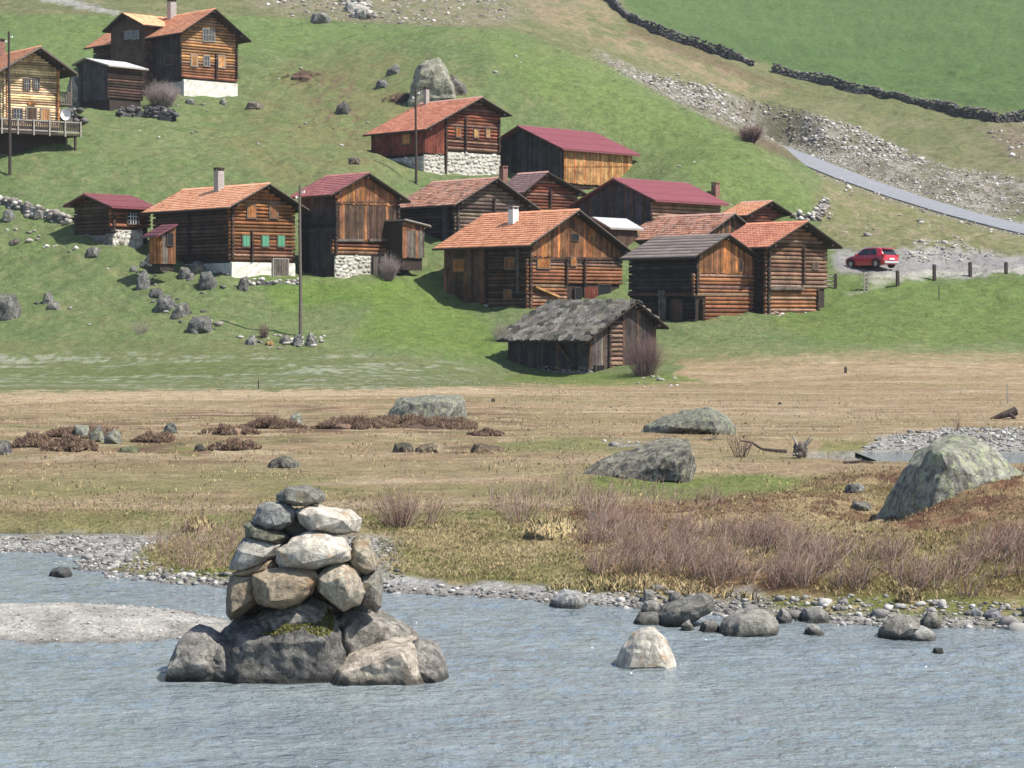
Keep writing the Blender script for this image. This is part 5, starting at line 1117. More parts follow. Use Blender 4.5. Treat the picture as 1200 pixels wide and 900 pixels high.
cs('whitish wedge stone near the cairn top, right side', [(558, 165), (600, 140), (640, 143), (700, 153), (770, 163), (812, 195), (802, 243), (740, 254), (610, 246), (574, 208)], 'cairn', (1.1, 1.06, 1.0), -.06, .5, 203)
cs('thin dark greenish stone on the cairn left, third layer', [(353, 215), (375, 206), (410, 223), (490, 233), (532, 265), (502, 293), (440, 280), (363, 264)], 'cairn_d', (.75, .76, .6), .0, .45, 204)
cs('added stone in the cairn gap below the top, gap shade in its colour', [(480, 205), (560, 150), (650, 230), (640, 300), (520, 300)], 'cairn_d', (.6, .58, .55), .25, .4, 205)  # stone added behind the gap; its dark colour supplies the gap's shade
cs('pale grey flat-topped stone on the cairn left, middle layer', [(296, 388), (308, 340), (328, 300), (353, 266), (420, 263), (502, 293), (486, 335), (424, 370), (350, 396)], 'cairn', (.78, .79, .78), -.04, .55, 206)
cs('biggest white stone in the centre of the cairn', [(476, 352), (488, 315), (540, 273), (600, 248), (680, 247), (737, 263), (774, 310), (764, 348), (702, 370), (630, 396), (560, 380), (498, 382)], 'cairn', (1.14, 1.1, 1.03), -.2, .6, 207, .026)
cs('upright stone with an orange lower end, right side', [(762, 355), (776, 280), (800, 260), (842, 266), (862, 330), (870, 395), (832, 412), (788, 400)], 'cairn', (.66, .60, .50), .0, .5, 208)
cs('thin brown slab under the pale left stone', [(304, 408), (345, 388), (420, 364), (480, 336), (505, 378), (440, 410), (330, 418)], 'cairn', (.66, .53, .40), .04, .5, 209)
cs('large brownish boulder low in the cairn, left front', [(390, 415), (440, 398), (500, 382), (570, 377), (632, 398), (648, 430), (622, 484), (570, 526), (490, 552), (430, 536), (393, 503)], 'cairn', (.64, .55, .43), -.26, .6, 210, .026)
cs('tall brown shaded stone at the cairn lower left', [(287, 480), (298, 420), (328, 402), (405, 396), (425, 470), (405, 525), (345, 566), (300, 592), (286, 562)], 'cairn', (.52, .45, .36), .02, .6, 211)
cs('beige angular block low in the cairn, right of middle', [(636, 415), (680, 382), (740, 364), (792, 392), (804, 440), (826, 480), (804, 524), (742, 551), (690, 516), (638, 474)], 'cairn', (.80, .74, .64), -.2, .6, 212, .024)
cs('tall dark grey stone at the cairn lower right', [(796, 420), (840, 396), (882, 380), (894, 450), (888, 535), (870, 560), (818, 530), (806, 485)], 'cairn_d', (.95, .92, .86), .05, .5, 213)
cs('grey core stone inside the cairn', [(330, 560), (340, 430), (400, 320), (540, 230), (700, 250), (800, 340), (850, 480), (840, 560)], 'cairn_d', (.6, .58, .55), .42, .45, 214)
base_ = cs('dark grey base boulder carrying the stone cairn in the river', [(236, 850), (244, 690), (258, 632), (300, 598), (380, 572), (480, 552), (600, 530), (676, 535), (716, 585), (756, 660), (775, 740), (780, 850)], 'cairn_b', (.8, .8, .78), .25, 1.35, 221, .026, .035, 'cairn_base', ((-.5, .74, (10, 14)), (-.30, .94, (4, 6)), (0, 1.0), (.3, .95), (.5, .7)), .10, 6)
cs('small dark round boulder with pale flank at the cairn base left', [(46, 850), (56, 790), (72, 735), (108, 656), (160, 618), (240, 635), (320, 700), (350, 850)], 'cairn_b', (1.1, 1.08, 1.04), .12, 1.0, 222, .022, .035, 'rock', ((-.5, .55, (-10, 10)), (-.3, .88), (0, 1.0), (.4, .9)), .03)
cs('dark low filler rock between the left and middle base boulders', [(190, 850), (215, 720), (262, 640), (310, 640), (350, 720), (360, 850)], 'cairn_b', (.75, .75, .73), .22, 1.1, 228, .04, .04, 'rock')
cs('upper grey shoulder rock under the cairn stones', [(395, 590), (420, 560), (520, 528), (620, 498), (690, 540), (712, 590), (690, 640), (420, 640)], 'cairn_b', (1.35, 1.3, 1.22), .15, .9, 227, .024, .035, 'rock')
cs('dark sloping rock at the right of the cairn base', [(640, 700), (690, 556), (800, 541), (900, 562), (1025, 640), (1060, 720), (960, 800), (740, 800)], 'cairn_b', (1.15, 1.1, 1.02), .5, 1.1, 223, .026, .035, 'rock', None, .04)
cs('pale sandy ledge rock at the cairn base, front right', [(650, 850), (700, 770), (780, 712), (900, 676), (1010, 666), (1080, 700), (1120, 850)], 'cairn_bl', (1.05, .99, .9), .0, 1.3, 224, .026, .035, 'rock', ((-.5, .7), (-.2, .9), (.1, 1.0), (.5, .75)))
cs('grey low rock at far right end of the cairn base', [(920, 850), (950, 720), (1035, 658), (1112, 684), (1142, 765), (1155, 850)], 'cairn_b', (1.3, 1.25, 1.2), -.05, .8, 225, .026, .035, 'rock')
cs('flat pale fragment lying on the cairn ledge', [(840, 758), (870, 742), (930, 748), (950, 768), (900, 778)], 'cairn_bl', (1.2, 1.14, 1.04), -.42, .25, 226, .02, .03, 'rock')
# ------------------------------------------------------------------ moss, grasses, scrub
def on_mesh(o, n, nz=.6, f=None):
    """points with upward normal on a mesh object, in its own space"""
    me = o.data; mw = o.matrix_basis.to_3x3(); r = np.random.default_rng(5); out = []
    ps = [p for p in me.polygons if (mw @ p.normal).z > nz and (f is None or f(o.matrix_basis @ p.center))]
    if not ps: return np.zeros((0, 3))
    ar = np.array([p.area for p in ps]); ix = r.choice(len(ps), n, p=ar/ar.sum())
    for i in ix:
        vs = [me.vertices[v].co for v in ps[i].vertices]; a, b = r.random(2)
        if a+b > 1: a, b = 1-a, 1-b
        out.append((vs[0]+(vs[1]-vs[0])*a+(vs[2]-vs[0])*b)[:])
    return np.array(out)
def blades(Pt, h, w_, lean, seed, per=1):
    r = np.random.default_rng(seed); Pt = np.repeat(Pt, per, 0); n = len(Pt); th = r.uniform(0, 2*np.pi, n); hh = h*r.uniform(.5, 1.2, n)
    wv = np.stack([np.cos(th), np.sin(th), np.zeros(n)], 1)*(w_*r.uniform(.6, 1.3, n))[:, None]; ph = r.uniform(0, 2*np.pi, n); ln = lean*r.uniform(.2, 1.2, n)*hh
    tip = Pt+np.stack([np.cos(ph)*ln, np.sin(ph)*ln, hh], 1); mid = Pt+np.stack([np.cos(ph)*ln*.3, np.sin(ph)*ln*.3, hh*.6], 1)
    V = np.stack([Pt-wv, Pt+wv, mid+wv*.7, mid-wv*.7, tip], 1).reshape(-1, 3)
    T = (np.array([[0, 1, 2], [0, 2, 3], [3, 2, 4]])[None]+(np.arange(n)*5)[:, None, None]).reshape(-1, 3); return V, T
pt = on_mesh(base_, 3000, .55, lambda c: c.z > .55 and vn(np.array([c.x*2.6]), np.array([c.y*2.6]), 7)[0] > .42)
if len(pt):
    V, T = blades(pt, .035, .008, .8, 3, 2); ms = mesh_np('moss', V, T, M['moss'], base_); ms['kind'] = 'stuff'
GA = np.abs(np.gradient(YY, axis=0)*np.gradient(XX, axis=1))
def scatter(mask, dens, seed, vis=True):
    """random points on the ground: dens per square metre times mask"""
    r = np.random.default_rng(seed); m = np.clip(mask, 0, 1)*GA*dens
    if vis: m = m*VIS
    m = m[:-1, :-1]; k = r.poisson(m); i, j = np.nonzero(k); rep = k[i, j]; i = np.repeat(i, rep); j = np.repeat(j, rep); a = r.random(len(i)); b = r.random(len(i))
    f = lambda G: (G[i, j]*(1-a)+G[i, j+1]*a)*(1-b)+(G[i+1, j]*(1-a)+G[i+1, j+1]*a)*b
    return np.stack([f(XX), f(YY), f(ZZ)], 1)
def pm(pts, soft=6): return sst(-soft, soft, sdist(PXG, PYG, pts))
nB = fbm(XX*.7, YY*.7, 144, 4); nC = fbm(XX*2.0, YY*1.2, 148, 3)
LAND = (ZZ > .10)*1.0
bankm = pm([(425, 606), (640, 612), (780, 622), (1300, 645), (1300, 725), (900, 722), (800, 706), (700, 702), (430, 694), (440, 640)])*LAND*(YY < 50)*(-sdist(XX, YY, RIVER) > .7+1.9*sst(780, 900, PXG))
hummock = pm([(130, 668), (175, 640), (215, 625), (300, 622), (330, 660), (300, 676), (200, 676)])*LAND*(YY < 50)
moundm = pm([(640, 600), (800, 588), (900, 580), (960, 562), (1060, 548), (1160, 500), (1500, 500), (1500, 700), (900, 690), (760, 670)])*LAND*(YY < 56)
rear = pm([(-60, 590), (420, 590), (700, 590), (700, 630), (420, 622), (-60, 622)])*LAND*(YY < 56)*(YY > 41)
def stuff(name, V, T, mat): o = mesh_np(name, V, T, M[mat]); o['kind'] = 'stuff'; return o
V, T = blades(scatter(bankm*(nB < .56)+hummock*.8+moundm*.22*(nC > .5), 200, 1), .062, .0045, 1.6, 11, 3); stuff('dry_grass', V, T, 'straw')
V, T = blades(scatter(bankm*(nB > .48)+hummock*(nB > .45)*.9+rear*.35+moundm*.04, 190, 2), .05, .0045, 1.3, 12, 3); stuff('grass', V, T, 'grass')
V, T = blades(scatter(moundm*(nC < .6)*.9+bankm*.06, 110, 3), .06, .005, 1.3, 13, 4); stuff('heath', V, T, 'heath')
# overhanging turf along the cut bank
edge = pm([(640, 690), (740, 680), (880, 700), (900, 722), (740, 716), (640, 706)], 4)*LAND*(YY < 42)
V, T = blades(scatter(edge, 160, 4), .16, .009, 1.1, 14, 4); V[:, 2] -= .03; stuff('turf_edge', V, T, 'straw')
# coarse tussocks on the flat and on the hill
flatm = pm([(-100, 462), (1300, 418), (1300, 600), (-100, 606)])*(YY > 46)*(YY < 150)
V, T = blades(scatter(flatm*(.15+.85*(nB > .52)), 9.0*np.clip(60/YY, .4, 1.2), 5), .08, .011, .9, 15, 2); stuff('meadow_stubble', V, T, 'straw')
hillm = pm([(-60, -20), (980, -20), (980, 330), (1260, 300), (1260, 400), (-60, 405)], 3)*(YY > 140)*(YY < 260)
V, T = blades(scatter(hillm*(.3+.7*(nB > .5)), 8, 6), .09, .017, .9, 16, 2); stuff('hill_grass', V, T, 'hillgrass')
# willow scrub along the right bank
sm = pm([(648, 648), (700, 616), (820, 622), (900, 634), (1010, 650), (1110, 650), (1300, 636), (1300, 706), (1150, 702), (1000, 698), (880, 694), (760, 678), (680, 668)], 9)*LAND*(YY < 44)
def fans(ctr, h, w_, per, r, rad=.0042):
    """stems rising fan-wise from the foot of each shrub"""
    C_ = np.repeat(ctr, per, 0); n = len(C_); sz = np.repeat(r.uniform(.6, 1.15, len(ctr)), per); th = r.uniform(0, 6.283, n); q = np.sqrt(r.random(n))
    b = C_+np.stack([np.cos(th)*q*.10, np.sin(th)*q*.10, np.full(n, -.03)], 1); hh = h*sz*r.uniform(.55, 1.0, n)*(1-.35*q**2)
    tip = C_+np.stack([np.cos(th)*q*w_*sz+.10*hh, np.sin(th)*q*w_*sz, hh], 1); mid = b*.42+tip*.58; mid[:, 2] += .05*hh; mid += r.normal(0, .02, (n, 3)); ps = [twigs(b, mid, tip, np.full(n, rad), np.full(n, rad*.7))]
    for k in range(3):
        t = r.uniform(.35, .9, n)[:, None]; s0 = b+(tip-b)*t; d = (tip-b); d = d/np.linalg.norm(d, axis=1)[:, None]+r.normal(0, .35, (n, 3)); e = s0+d*(hh*r.uniform(.15, .38, n))[:, None]; ps.append(twigs(s0, (s0+e)/2, e, np.full(n, rad*.6), np.full(n, rad*.45)))
    return join(ps)
r = np.random.default_rng(9)
Pt = scatter(sm*(.10+.90*sst(.26, .42, fbm(XX*.8, YY*1.1, 160, 3))), 7.0, 8)
def stems(Pt, h, r, spread=.35, rad=.0055):
    n = len(Pt); hh = h*r.uniform(.45, 1.05, n); d = np.stack([r.normal(0, spread, n)+.12, r.normal(0, spread, n), np.ones(n)], 1); d /= np.linalg.norm(d, axis=1)[:, None]
    tip = Pt+d*hh[:, None]; mid = (Pt+tip)/2+r.normal(0, .04, (n, 3))*hh[:, None]; ps = [twigs(Pt, mid, tip, np.full(n, rad), np.full(n, rad*.7))]
    for k in range(2):
        s0 = Pt+(tip-Pt)*r.uniform(.3, .7, n)[:, None]; e = s0+(d+r.normal(0, .4, (n, 3)))*(hh*.38)[:, None]; ps.append(twigs(s0, (s0+e)/2, e, np.full(n, rad*.6), np.full(n, rad*.45)))
    return join(ps)
V, T = fans(Pt, .58, .42, 36, r); stuff('willow_scrub', V, T, 'twig')
Pt = scatter(pm([(560, 585), (660, 560), (800, 580), (900, 600), (700, 615), (600, 612)], 10)*LAND*(YY < 56)*sst(.45, .6, nB)+hummock*.5+pm([(160, 640), (300, 610), (340, 640), (220, 660)], 8)*LAND*.4*(YY < 50)+pm([(-60, 605), (420, 605), (420, 618), (-60, 622)], 4)*.25*(YY < 50), 28, 18)
V, T = stems(Pt, .5, r, .3, .005); stuff('thin_scrub', V, T, 'twig')
# single bushes
def bush(name, label, cx, yb, wpx, hpx, seed, n=60, mat='twig', r_=.010, group=None, cat='bush', side=3, dome=.6, lean=0):
    x, y, z = hit(cx, yb); sc = y/F; V, T = bush_geo(wpx*sc, hpx*sc, n, seed, r_*max(.6, y/90), side, lean, dome); o = mesh_np(name, V, T, M[mat]); o.location = (x, y, z); return thing(o, label, cat, group)
for a in [('willow_bush', 'broad bare reddish willow bush at the back of the middle bank', 468, 617, 88, 58, 1, 110, 'twig', .011), ('willow_bush', 'thinner leaning willow bush right beside the broad one', 505, 615, 50, 48, 2, 26, 'twig', .011, None, 'bush', 3, .5, .3),
          ('willow_bush', 'low wispy willow bush further right on the middle bank', 610, 614, 76, 40, 3, 60, 'twig', .010), ('willow_bush', 'wispy reddish bush before the wedge-shaped boulder', 700, 605, 80, 40, 4, 60, 'twig', .010),
          ('willow_bush', 'bare fan-shaped bush beside the fallen branch', 868, 536, 40, 34, 5, 34, 'twig_d', .010), ('bare_bush', 'bare reddish bush against the slab-roofed barn gable', 755, 440, 62, 58, 6, 300, 'twig_d', .0055),
          ('bare_bush', 'small grey bush at the left corner of the slab-roofed barn', 590, 400, 36, 26, 7, 130, 'twig_g', .005), ('bare_bush', 'brown bare bush in front of the metal-roofed hill shed', 148, 112, 54, 38, 8, 420, 'twig_d', .006),
          ('bare_bush', 'dense grey bare bush at the whitewashed house corner', 190, 126, 50, 34, 9, 520, 'twig_g', .006), ('bare_bush', 'pale leafless bush by the white stone barn base', 456, 327, 32, 34, 10, 200, 'twig_g', .006),
          ('bare_bush', 'small dark twiggy bush among the rocks near pole', 309, 396, 18, 20, 11, 50, 'twig_d', .008), ('bare_bush', 'reddish bush beside the scree where the road vanishes', 880, 166, 34, 22, 12, 240, 'twig_d', .011),
          ('bare_bush', 'thin leafless shrub at the right on the gravel heap', 1120, 505, 14, 28, 13, 8, 'twig_d', .008), ('willow_bush', 'slender twiggy bush on the left gravel hummock', 222, 664, 70, 46, 14, 44, 'twig', .007),
          ('willow_bush', 'second twiggy bush right on the left gravel hummock', 262, 664, 40, 38, 15, 24, 'twig', .007), ('bare_bush', 'straw-coloured withered shrub low on the left slope', 165, 391, 34, 18, 16, 40, 'twig_g', .006)]: bush(*a)
def heather(label, cx, yb, wpx, hpx, seed, group=None):
    x, y, z = hit(cx, yb); sc = y/F; w_, h_ = wpx*sc*1.05, hpx*sc*.74; r = np.random.default_rng(seed); n = int(2600+wpx*70); th = r.uniform(0, 6.283, n); q = np.sqrt(r.random(n))*1.1
    bx = np.cos(th)*q*w_*.55; by = np.sin(th)*q*w_*.45; lump = fbm(bx/w_*6+seed*3, by/w_*6, seed, 3); keep = lump > .36+.24*q**2; bx, by, q, th, lump = bx[keep], by[keep], q[keep], th[keep], lump[keep]; n = len(bx)
    top = h_*np.clip(1.05-q**2*.9, .12, 1)*(.3+1.7*np.clip(lump-.25, 0, 1)); g = gz(x+bx, y+by)-z; p0 = np.stack([bx, by, g+top*r.uniform(-.1, .7, n)], 1)
    d = np.stack([np.cos(th)*q*.4+r.normal(0, .55, n), np.sin(th)*q*.4+r.normal(0, .55, n), np.ones(n)], 1); d /= np.linalg.norm(d, axis=1)[:, None]; p0[:, 2] += top*.25
    p2 = p0+d*(h_*r.uniform(.14, .36, n))[:, None]; V, T = twigs(p0, (p0+p2)/2+r.normal(0, .02, (n, 3)), p2, np.full(n, .012), np.full(n, .009)); parts = [(V, T)]
    for k in range(5):
        c, I = ico(2); a_ = r.uniform(0, 6.28); rr = r.uniform(0, .30); ox, oy = math.cos(a_)*rr*w_, math.sin(a_)*rr*w_*.7; k_ = c*(1+.6*(vn3(c*2.3+seed+k, seed)-.5))[:, None]
        parts.append((k_*np.array([w_*.20, w_*.16, h_*.62*r.uniform(.6, 1)])+np.array([ox, oy, float(gz(x+ox, y+oy))-z]), I))
    V, T = join(parts); o = mesh_np('heather_clump', V, T, M['heather']); o.location = (x, y, z); return thing(o, label, 'shrub', group)
for a in [('low brown heather hump at far left of the meadow', 42, 523, 60, 20, 1), ('dark heather hump in front of the left lichen rocks', 84, 528, 62, 20, 2), ('broad heather cap behind the left lichen rocks', 98, 512, 78, 18, 3), ('small heather clump left of the blue-grey pointed rock', 182, 518, 46, 16, 4),
          ('purplish heather mound, left half of the long ridge', 268, 509, 60, 18, 5), ('brown heather mound, right half of the long ridge', 322, 502, 62, 19, 6), ('separate heather mound below the long ridge', 274, 527, 50, 20, 7), ('brown heather mound left of the flat-topped boulder', 414, 502, 76, 20, 8),
          ('heather fringe at the foot of the flat-topped boulder', 520, 502, 90, 16, 9), ('small heather patch right of the flat-topped boulder', 570, 510, 40, 10, 10), ('pale brown heather between left mound and boulder', 470, 498, 70, 20, 11), ('brown juniper patch beside the pale rock outcrop', 466, 118, 30, 12, 12), ('brown juniper patch high on the dry slope', 352, 92, 40, 10, 13)]: heather(*a)
def tuft(label, cx, yb, wpx, hpx, seed):
    x, y, z = hit(cx, yb); sc = y/F; w_, h_ = wpx*sc, hpx*sc; r = np.random.default_rng(seed); c, I = ico(3); k = c*(1+.35*(vn3(c*2.1+seed, seed)-.5))[:, None]; core = k*np.array([w_*.48, w_*.33, h_*.8])
    pts = core[(c[:, 2] > -.1)]; V, T = blades(np.repeat(pts, 6, 0)+r.normal(0, .02, (len(pts)*6, 3)), h_*.45, .008, 1.2, seed, 1); V, T = join([(V, T), (core, I)]); o = mesh_np('grass_tussock', V, T, M['straw']); o.location = (x, y, z); return thing(o, label, 'grass tussock')
tuft('big pale straw tussock hump in front of the willow scrub', 648, 629, 70, 22, 1); tuft('dry straw tussock on the bank edge behind the cairn', 232, 622, 34, 16, 2); tuft('small straw tussock under the scrub at right bank', 1066, 706, 24, 14, 3); tuft('grassy hummock at the mound crest in scrub', 826, 622, 40, 14, 4)
# ------------------------------------------------------------------ gravel, scree, walls
def stones(Pt, size, seed, mat, name, sub=0, flat=.6, parent=None, lift=.2):
    r = np.random.default_rng(seed); n = len(Pt); var = []
    for k in range(8):
        if sub: D, I = rock_v(300+k, 2, 0, .10, 14, .05); D = D*2
        else: D, I = ico(1); D = D*(1+.75*(np.random.default_rng(k+3).random((len(D), 1))-.5))
        var.append((D, I))
    sz = size*np.exp(r.normal(0, .45, n)); sz = np.minimum(sz, size*2.6); pick = r.integers(0, 8, n); ang = r.uniform(0, 6.283, n); fl = flat*r.uniform(.6, 1.3, n); el = r.uniform(.7, 1.3, n); out = []; cnt = 0
    for k in range(8):
        m = pick == k; D, I = var[k]; c, s_ = np.cos(ang[m])[:, None], np.sin(ang[m])[:, None]; S = sz[m][:, None]
        x = D[None, :, 0]*S*el[m][:, None]; y = D[None, :, 1]*S; z = D[None, :, 2]*S*fl[m][:, None]
        V = np.stack([x*c-y*s_, x*s_+y*c, z+S*lift], -1)+Pt[m][:, None, :]; nn = len(D); T = (I[None]+(np.arange(m.sum())*nn)[:, None, None]).reshape(-1, 3); out.append((V.reshape(-1, 3), T))
    V, T = join(out); o = mesh_np(name, V, T, M[mat], parent); o['kind'] = 'stuff'; return o
sd_r = -sdist(XX, YY, RIVER)
shore = pm([(690, 690), (760, 690), (860, 700), (1000, 704), (1300, 712), (1300, 775), (700, 740), (600, 712), (420, 704), (440, 688), (600, 694)], 4)*(YY < 42)*(sd_r > -.15)*(sd_r < 2.6)*(sst(.4, .1, sd_r-.25-2.3*sst(700, 900, PXG)))
stones(scatter(shore, 130, 21), .026, 22, 'pebble', 'shore_pebbles')
stones(scatter(shore*sst(720, 820, PXG)+shore*.04, 15, 23), .06, 24, 'pebble', 'shore_cobbles', 2, .65)
left = sst(480, 430, PXG)*(YY < 48)*(ZZ > -.03)*(PYG > 630)*(1-hummock)
lb = left*(sdist(XX, YY, SPIT) < -1.2)
stones(scatter(lb, 110, 25), .024, 26, 'pebble', 'gravel')
stones(scatter(lb*(nC > .52), 3.5, 27), .055, 28, 'pebble', 'gravel_cobbles', 2, .6)
stones(scatter(left*(sdist(XX, YY, SPIT) > -.9), 40, 29), .013, 30, 'pebble', 'sandy_gravel')
stones(scatter(pm([(1000, 534), (1030, 514), (1100, 504), (1300, 500), (1300, 532), (1100, 534)], 3)*(YY > 55)*(YY < 95), 34, 31), .042, 32, 'pebble', 'gravel')
stones(scatter(pm([(705, 517), (760, 515), (775, 524), (720, 528)], 3)*(YY > 52), 3, 33), .07, 34, 'pebble', 'gravel')
stones(scatter(pm([(140, 676), (260, 674), (450, 684), (450, 690), (140, 684)], 3)*(YY < 44)*(ZZ > -.05), 30, 35), .05, 36, 'pebble', 'gravel')
# scree above the road: bright blocks in an upper band, finer beneath
fa = (YY > 200)
nD = fbm(XX*.35, YY*.35, 170, 3)
stones(scatter(pm([(735, 84), (790, 92), (880, 118), (990, 146), (1060, 178), (1090, 192), (1060, 190), (960, 172), (880, 146), (800, 120)], 4)*fa*(.25+.75*(nC > .45)), 7, 41), .115, 44, 'rubble', 'scree_rubble', 2, .7)
stones(scatter(pm([(690, 60), (760, 90), (990, 148), (1110, 196), (1300, 226), (1300, 285), (1200, 258), (1060, 222), (945, 182), (880, 158), (800, 122), (720, 84)], 4)*fa*(.3+.7*(nD > .5)), 9, 43), .075, 44, 'rubble', 'scree_rubble', 0, .7)
stones(scatter(pm([(300, -10), (620, -10), (620, 16), (540, 32), (430, 28), (300, 14)], 6)*(YY > 236)*(nC > .5), 1.3, 45), .13, 46, 'rubble', 'scattered_rubble', 0, .7)
stones(scatter(pm([(392, -10), (425, -10), (436, 20), (410, 20)], 4)*(YY > 236), 3.0, 47), .30, 48, 'rubble', 'pale_rubble', 2, .7)
stones(scatter(pm([(1150, 150), (1260, 140), (1260, 215), (1190, 190)], 6)*fa*(nC > .45), 1.2, 49), .16, 50, 'rubble', 'scattered_rubble', 0, .7)
stones(scatter(pm([(1070, 284), (1140, 284), (1165, 299), (1110, 312), (1060, 306)], 5)*(YY > 160), 3.5, 51), .10, 52, 'rubble', 'parking_gravel', 0, .7)
stones(scatter(pm([(960, 190), (1210, 275), (1210, 296), (1000, 292), (950, 260)], 5)*(YY > 168)*(nB > .5), .5, 53), .13, 54, 'rubble', 'scattered_rubble', 0, .6)
stones(scatter(pm([(200, 60), (600, 50), (860, 170), (800, 200), (500, 110), (420, 220), (200, 220), (-60, 300), (-60, 400), (260, 395), (270, 340), (60, 280)], 10)*(YY > 145)*(YY < 245), .05, 55), .13, 56, 'rubble', 'scattered_rubble', 0, .6)
stones(scatter(pm([(0, 262), (40, 270), (90, 290), (140, 300), (90, 302), (30, 284)], 5)*(YY > 145), .8, 57), .22, 58, 'rubble', 'scattered_rubble', 0, .6)
stones(scatter(pm([(280, 394), (380, 390), (380, 408), (280, 408)], 4)*(YY > 135), 2.2, 59), .13, 60, 'rubble', 'scattered_rubble', 0, .6)
stones(scatter(pm([(740, 446), (760, 440), (800, 444), (790, 454), (760, 456)], 4)*(YY > 115), 1.0, 61), .12, 62, 'rubble', 'scattered_rubble', 0, .6)
_dr, _ = pline(XX, YY, ROADW)
stones(scatter(((_dr > 1.5) & (_dr < 3.2))*1.0*(.3+.7*(nC > .5)), 5, 63), .07, 64, 'rubble', 'road_verge_gravel', 0, .6)
stones(scatter(pm([(168, 338), (182, 338), (210, 352), (232, 366), (258, 380), (256, 392), (224, 390), (196, 368), (170, 350)], 3)*(YY > 140), 2.4, 71), .15, 72, 'drywall', 'slope_rubble', 0, .7)
stones(scatter(pm([(150, 308), (180, 312), (182, 336), (160, 338)], 3)*(YY > 140), 1.2, 73), .13, 74, 'drywall', 'slope_rubble', 0, .7)
stones(scatter(pm([(205, 304), (260, 304), (290, 322), (292, 340), (250, 340), (210, 328)], 3)*(YY > 140)*(nC > .45), 1.2, 75), .13, 76, 'drywall', 'slope_rubble', 0, .7)
stones(scatter(pm([(40, 352), (76, 352), (80, 366), (40, 366)], 3)*(YY > 140), 1.0, 77), .13, 78, 'drywall', 'slope_rubble', 0, .7)
def dry_wall(label, pts, hpx, seed, mat='drywall', th=.7, sz=.26, group=None, dens=1.0):
    W = [hit(a, b, 100) for a, b in pts]; r = np.random.default_rng(seed); out = []; root = empty('dry_stone_wall', W[0]); thing(root, label, 'stone wall', group); D, I = ico(1)
    vs = []; fs = []; first = True
    for (x0, y0, z0), (x1, y1, z1) in zip(W[:-1], W[1:]):
        L = math.hypot(x1-x0, y1-y0); n = max(2, int(L/1.0)); d = ((x1-x0)/L, (y1-y0)/L); nn = (-d[1], d[0])
        for k in range(n+1):
            x, y = x0+d[0]*L*k/n, y0+d[1]*L*k/n; z = float(gz(x, y)); h = hpx*y/F*.62*(1+.9*(vn(np.array([x*.35]), np.array([y*.35]), 5)[0]-.55)); m = len(vs)
            vs += [(x-nn[0]*th*.42, y-nn[1]*th*.42, z-.4), (x-nn[0]*th*.3, y-nn[1]*th*.3, z+h), (x+nn[0]*th*.3, y+nn[1]*th*.3, z+h), (x+nn[0]*th*.42, y+nn[1]*th*.42, z-.4)]
            if k: fs += [(m-4, m, m+1, m-3), (m-3, m+1, m+2, m-2), (m-2, m+2, m+3, m-1)]
        q = int(L*hpx*y0/F/(sz*sz)*2.0*dens)
        for k in range(q):
            s_ = r.random()*L; u = r.random(); side = r.choice([-1, -1, 1]) ; x = x0+d[0]*s_; y = y0+d[1]*s_; h = hpx*y/F*u*(1+.9*(vn(np.array([x*.35]), np.array([y*.35]), 5)[0]-.55))
            o_ = th*(.42-.12*u)*side if r.random() > .25 else r.uniform(-1, 1)*th*.3; x += nn[0]*o_; y += nn[1]*o_
            if abs(o_) < th*.3: h = hpx*y/F*.9*(1+.9*(vn(np.array([x*.35]), np.array([y*.35]), 5)[0]-.55))
            S = sz*r.uniform(.6, 1.6); a = D*(1+.5*(r.random((len(D), 1))-.5))*np.array([S*.62, S*.55, S*.40]); c, sn = math.cos(r.uniform(0, 6.3)), math.sin(r.uniform(0, 6.3)); out.append((np.stack([a[:, 0]*d[0]-a[:, 1]*d[1]+x, a[:, 0]*d[1]+a[:, 1]*d[0]+y, a[:, 2]+float(gz(x, y))+h], 1), I))
    o0 = Vector(root.location); mb = MB(); mb.add([Vector(v)-o0 for v in vs], fs); mb.build('wall_core', M['drywall'], root)
    V, T = join(out); o = mesh_np('stones', V-np.array(o0), T, M[mat], root); o['kind'] = 'stuff'
dry_wall('long dark dry-stone wall climbing out at the top of the far meadow', [(704, -4), (722, 10), (745, 28), (775, 42), (800, 52), (830, 61), (855, 69), (882, 78)], 11, 1)
dry_wall('dark dry-stone wall bounding the far meadow to the right edge', [(905, 85), (930, 91), (960, 98), (990, 106), (1020, 110), (1060, 119), (1100, 128), (1140, 138), (1165, 143), (1230, 140)], 11, 2)
dry_wall('low broken grey stone wall left of the crimson-roofed cabin', [(-5, 236), (30, 248), (60, 256), (86, 262)], 9, 3, 'rubble', .8, .4)
dry_wall('low dark dry-stone terrace below the bushes on the hill', [(138, 137), (158, 136), (180, 137), (204, 143)], 11, 4, 'drywall', .8, .4)
dry_wall('low retaining edge of stones before the shuttered house', [(287, 332), (320, 333), (352, 332)], 4, 5, 'rubble', .5, .25)
dry_wall('low stone wall end beside the rear cabin at the meadow', [(930, 254), (948, 258), (962, 252), (968, 240)], 7, 6, 'rubble', .7, .3)
dry_wall('dark stone and rubble support right of the honey-coloured house', [(72, 146), (86, 146), (94, 148)], 20, 7, 'drywall', 1.2, .5)
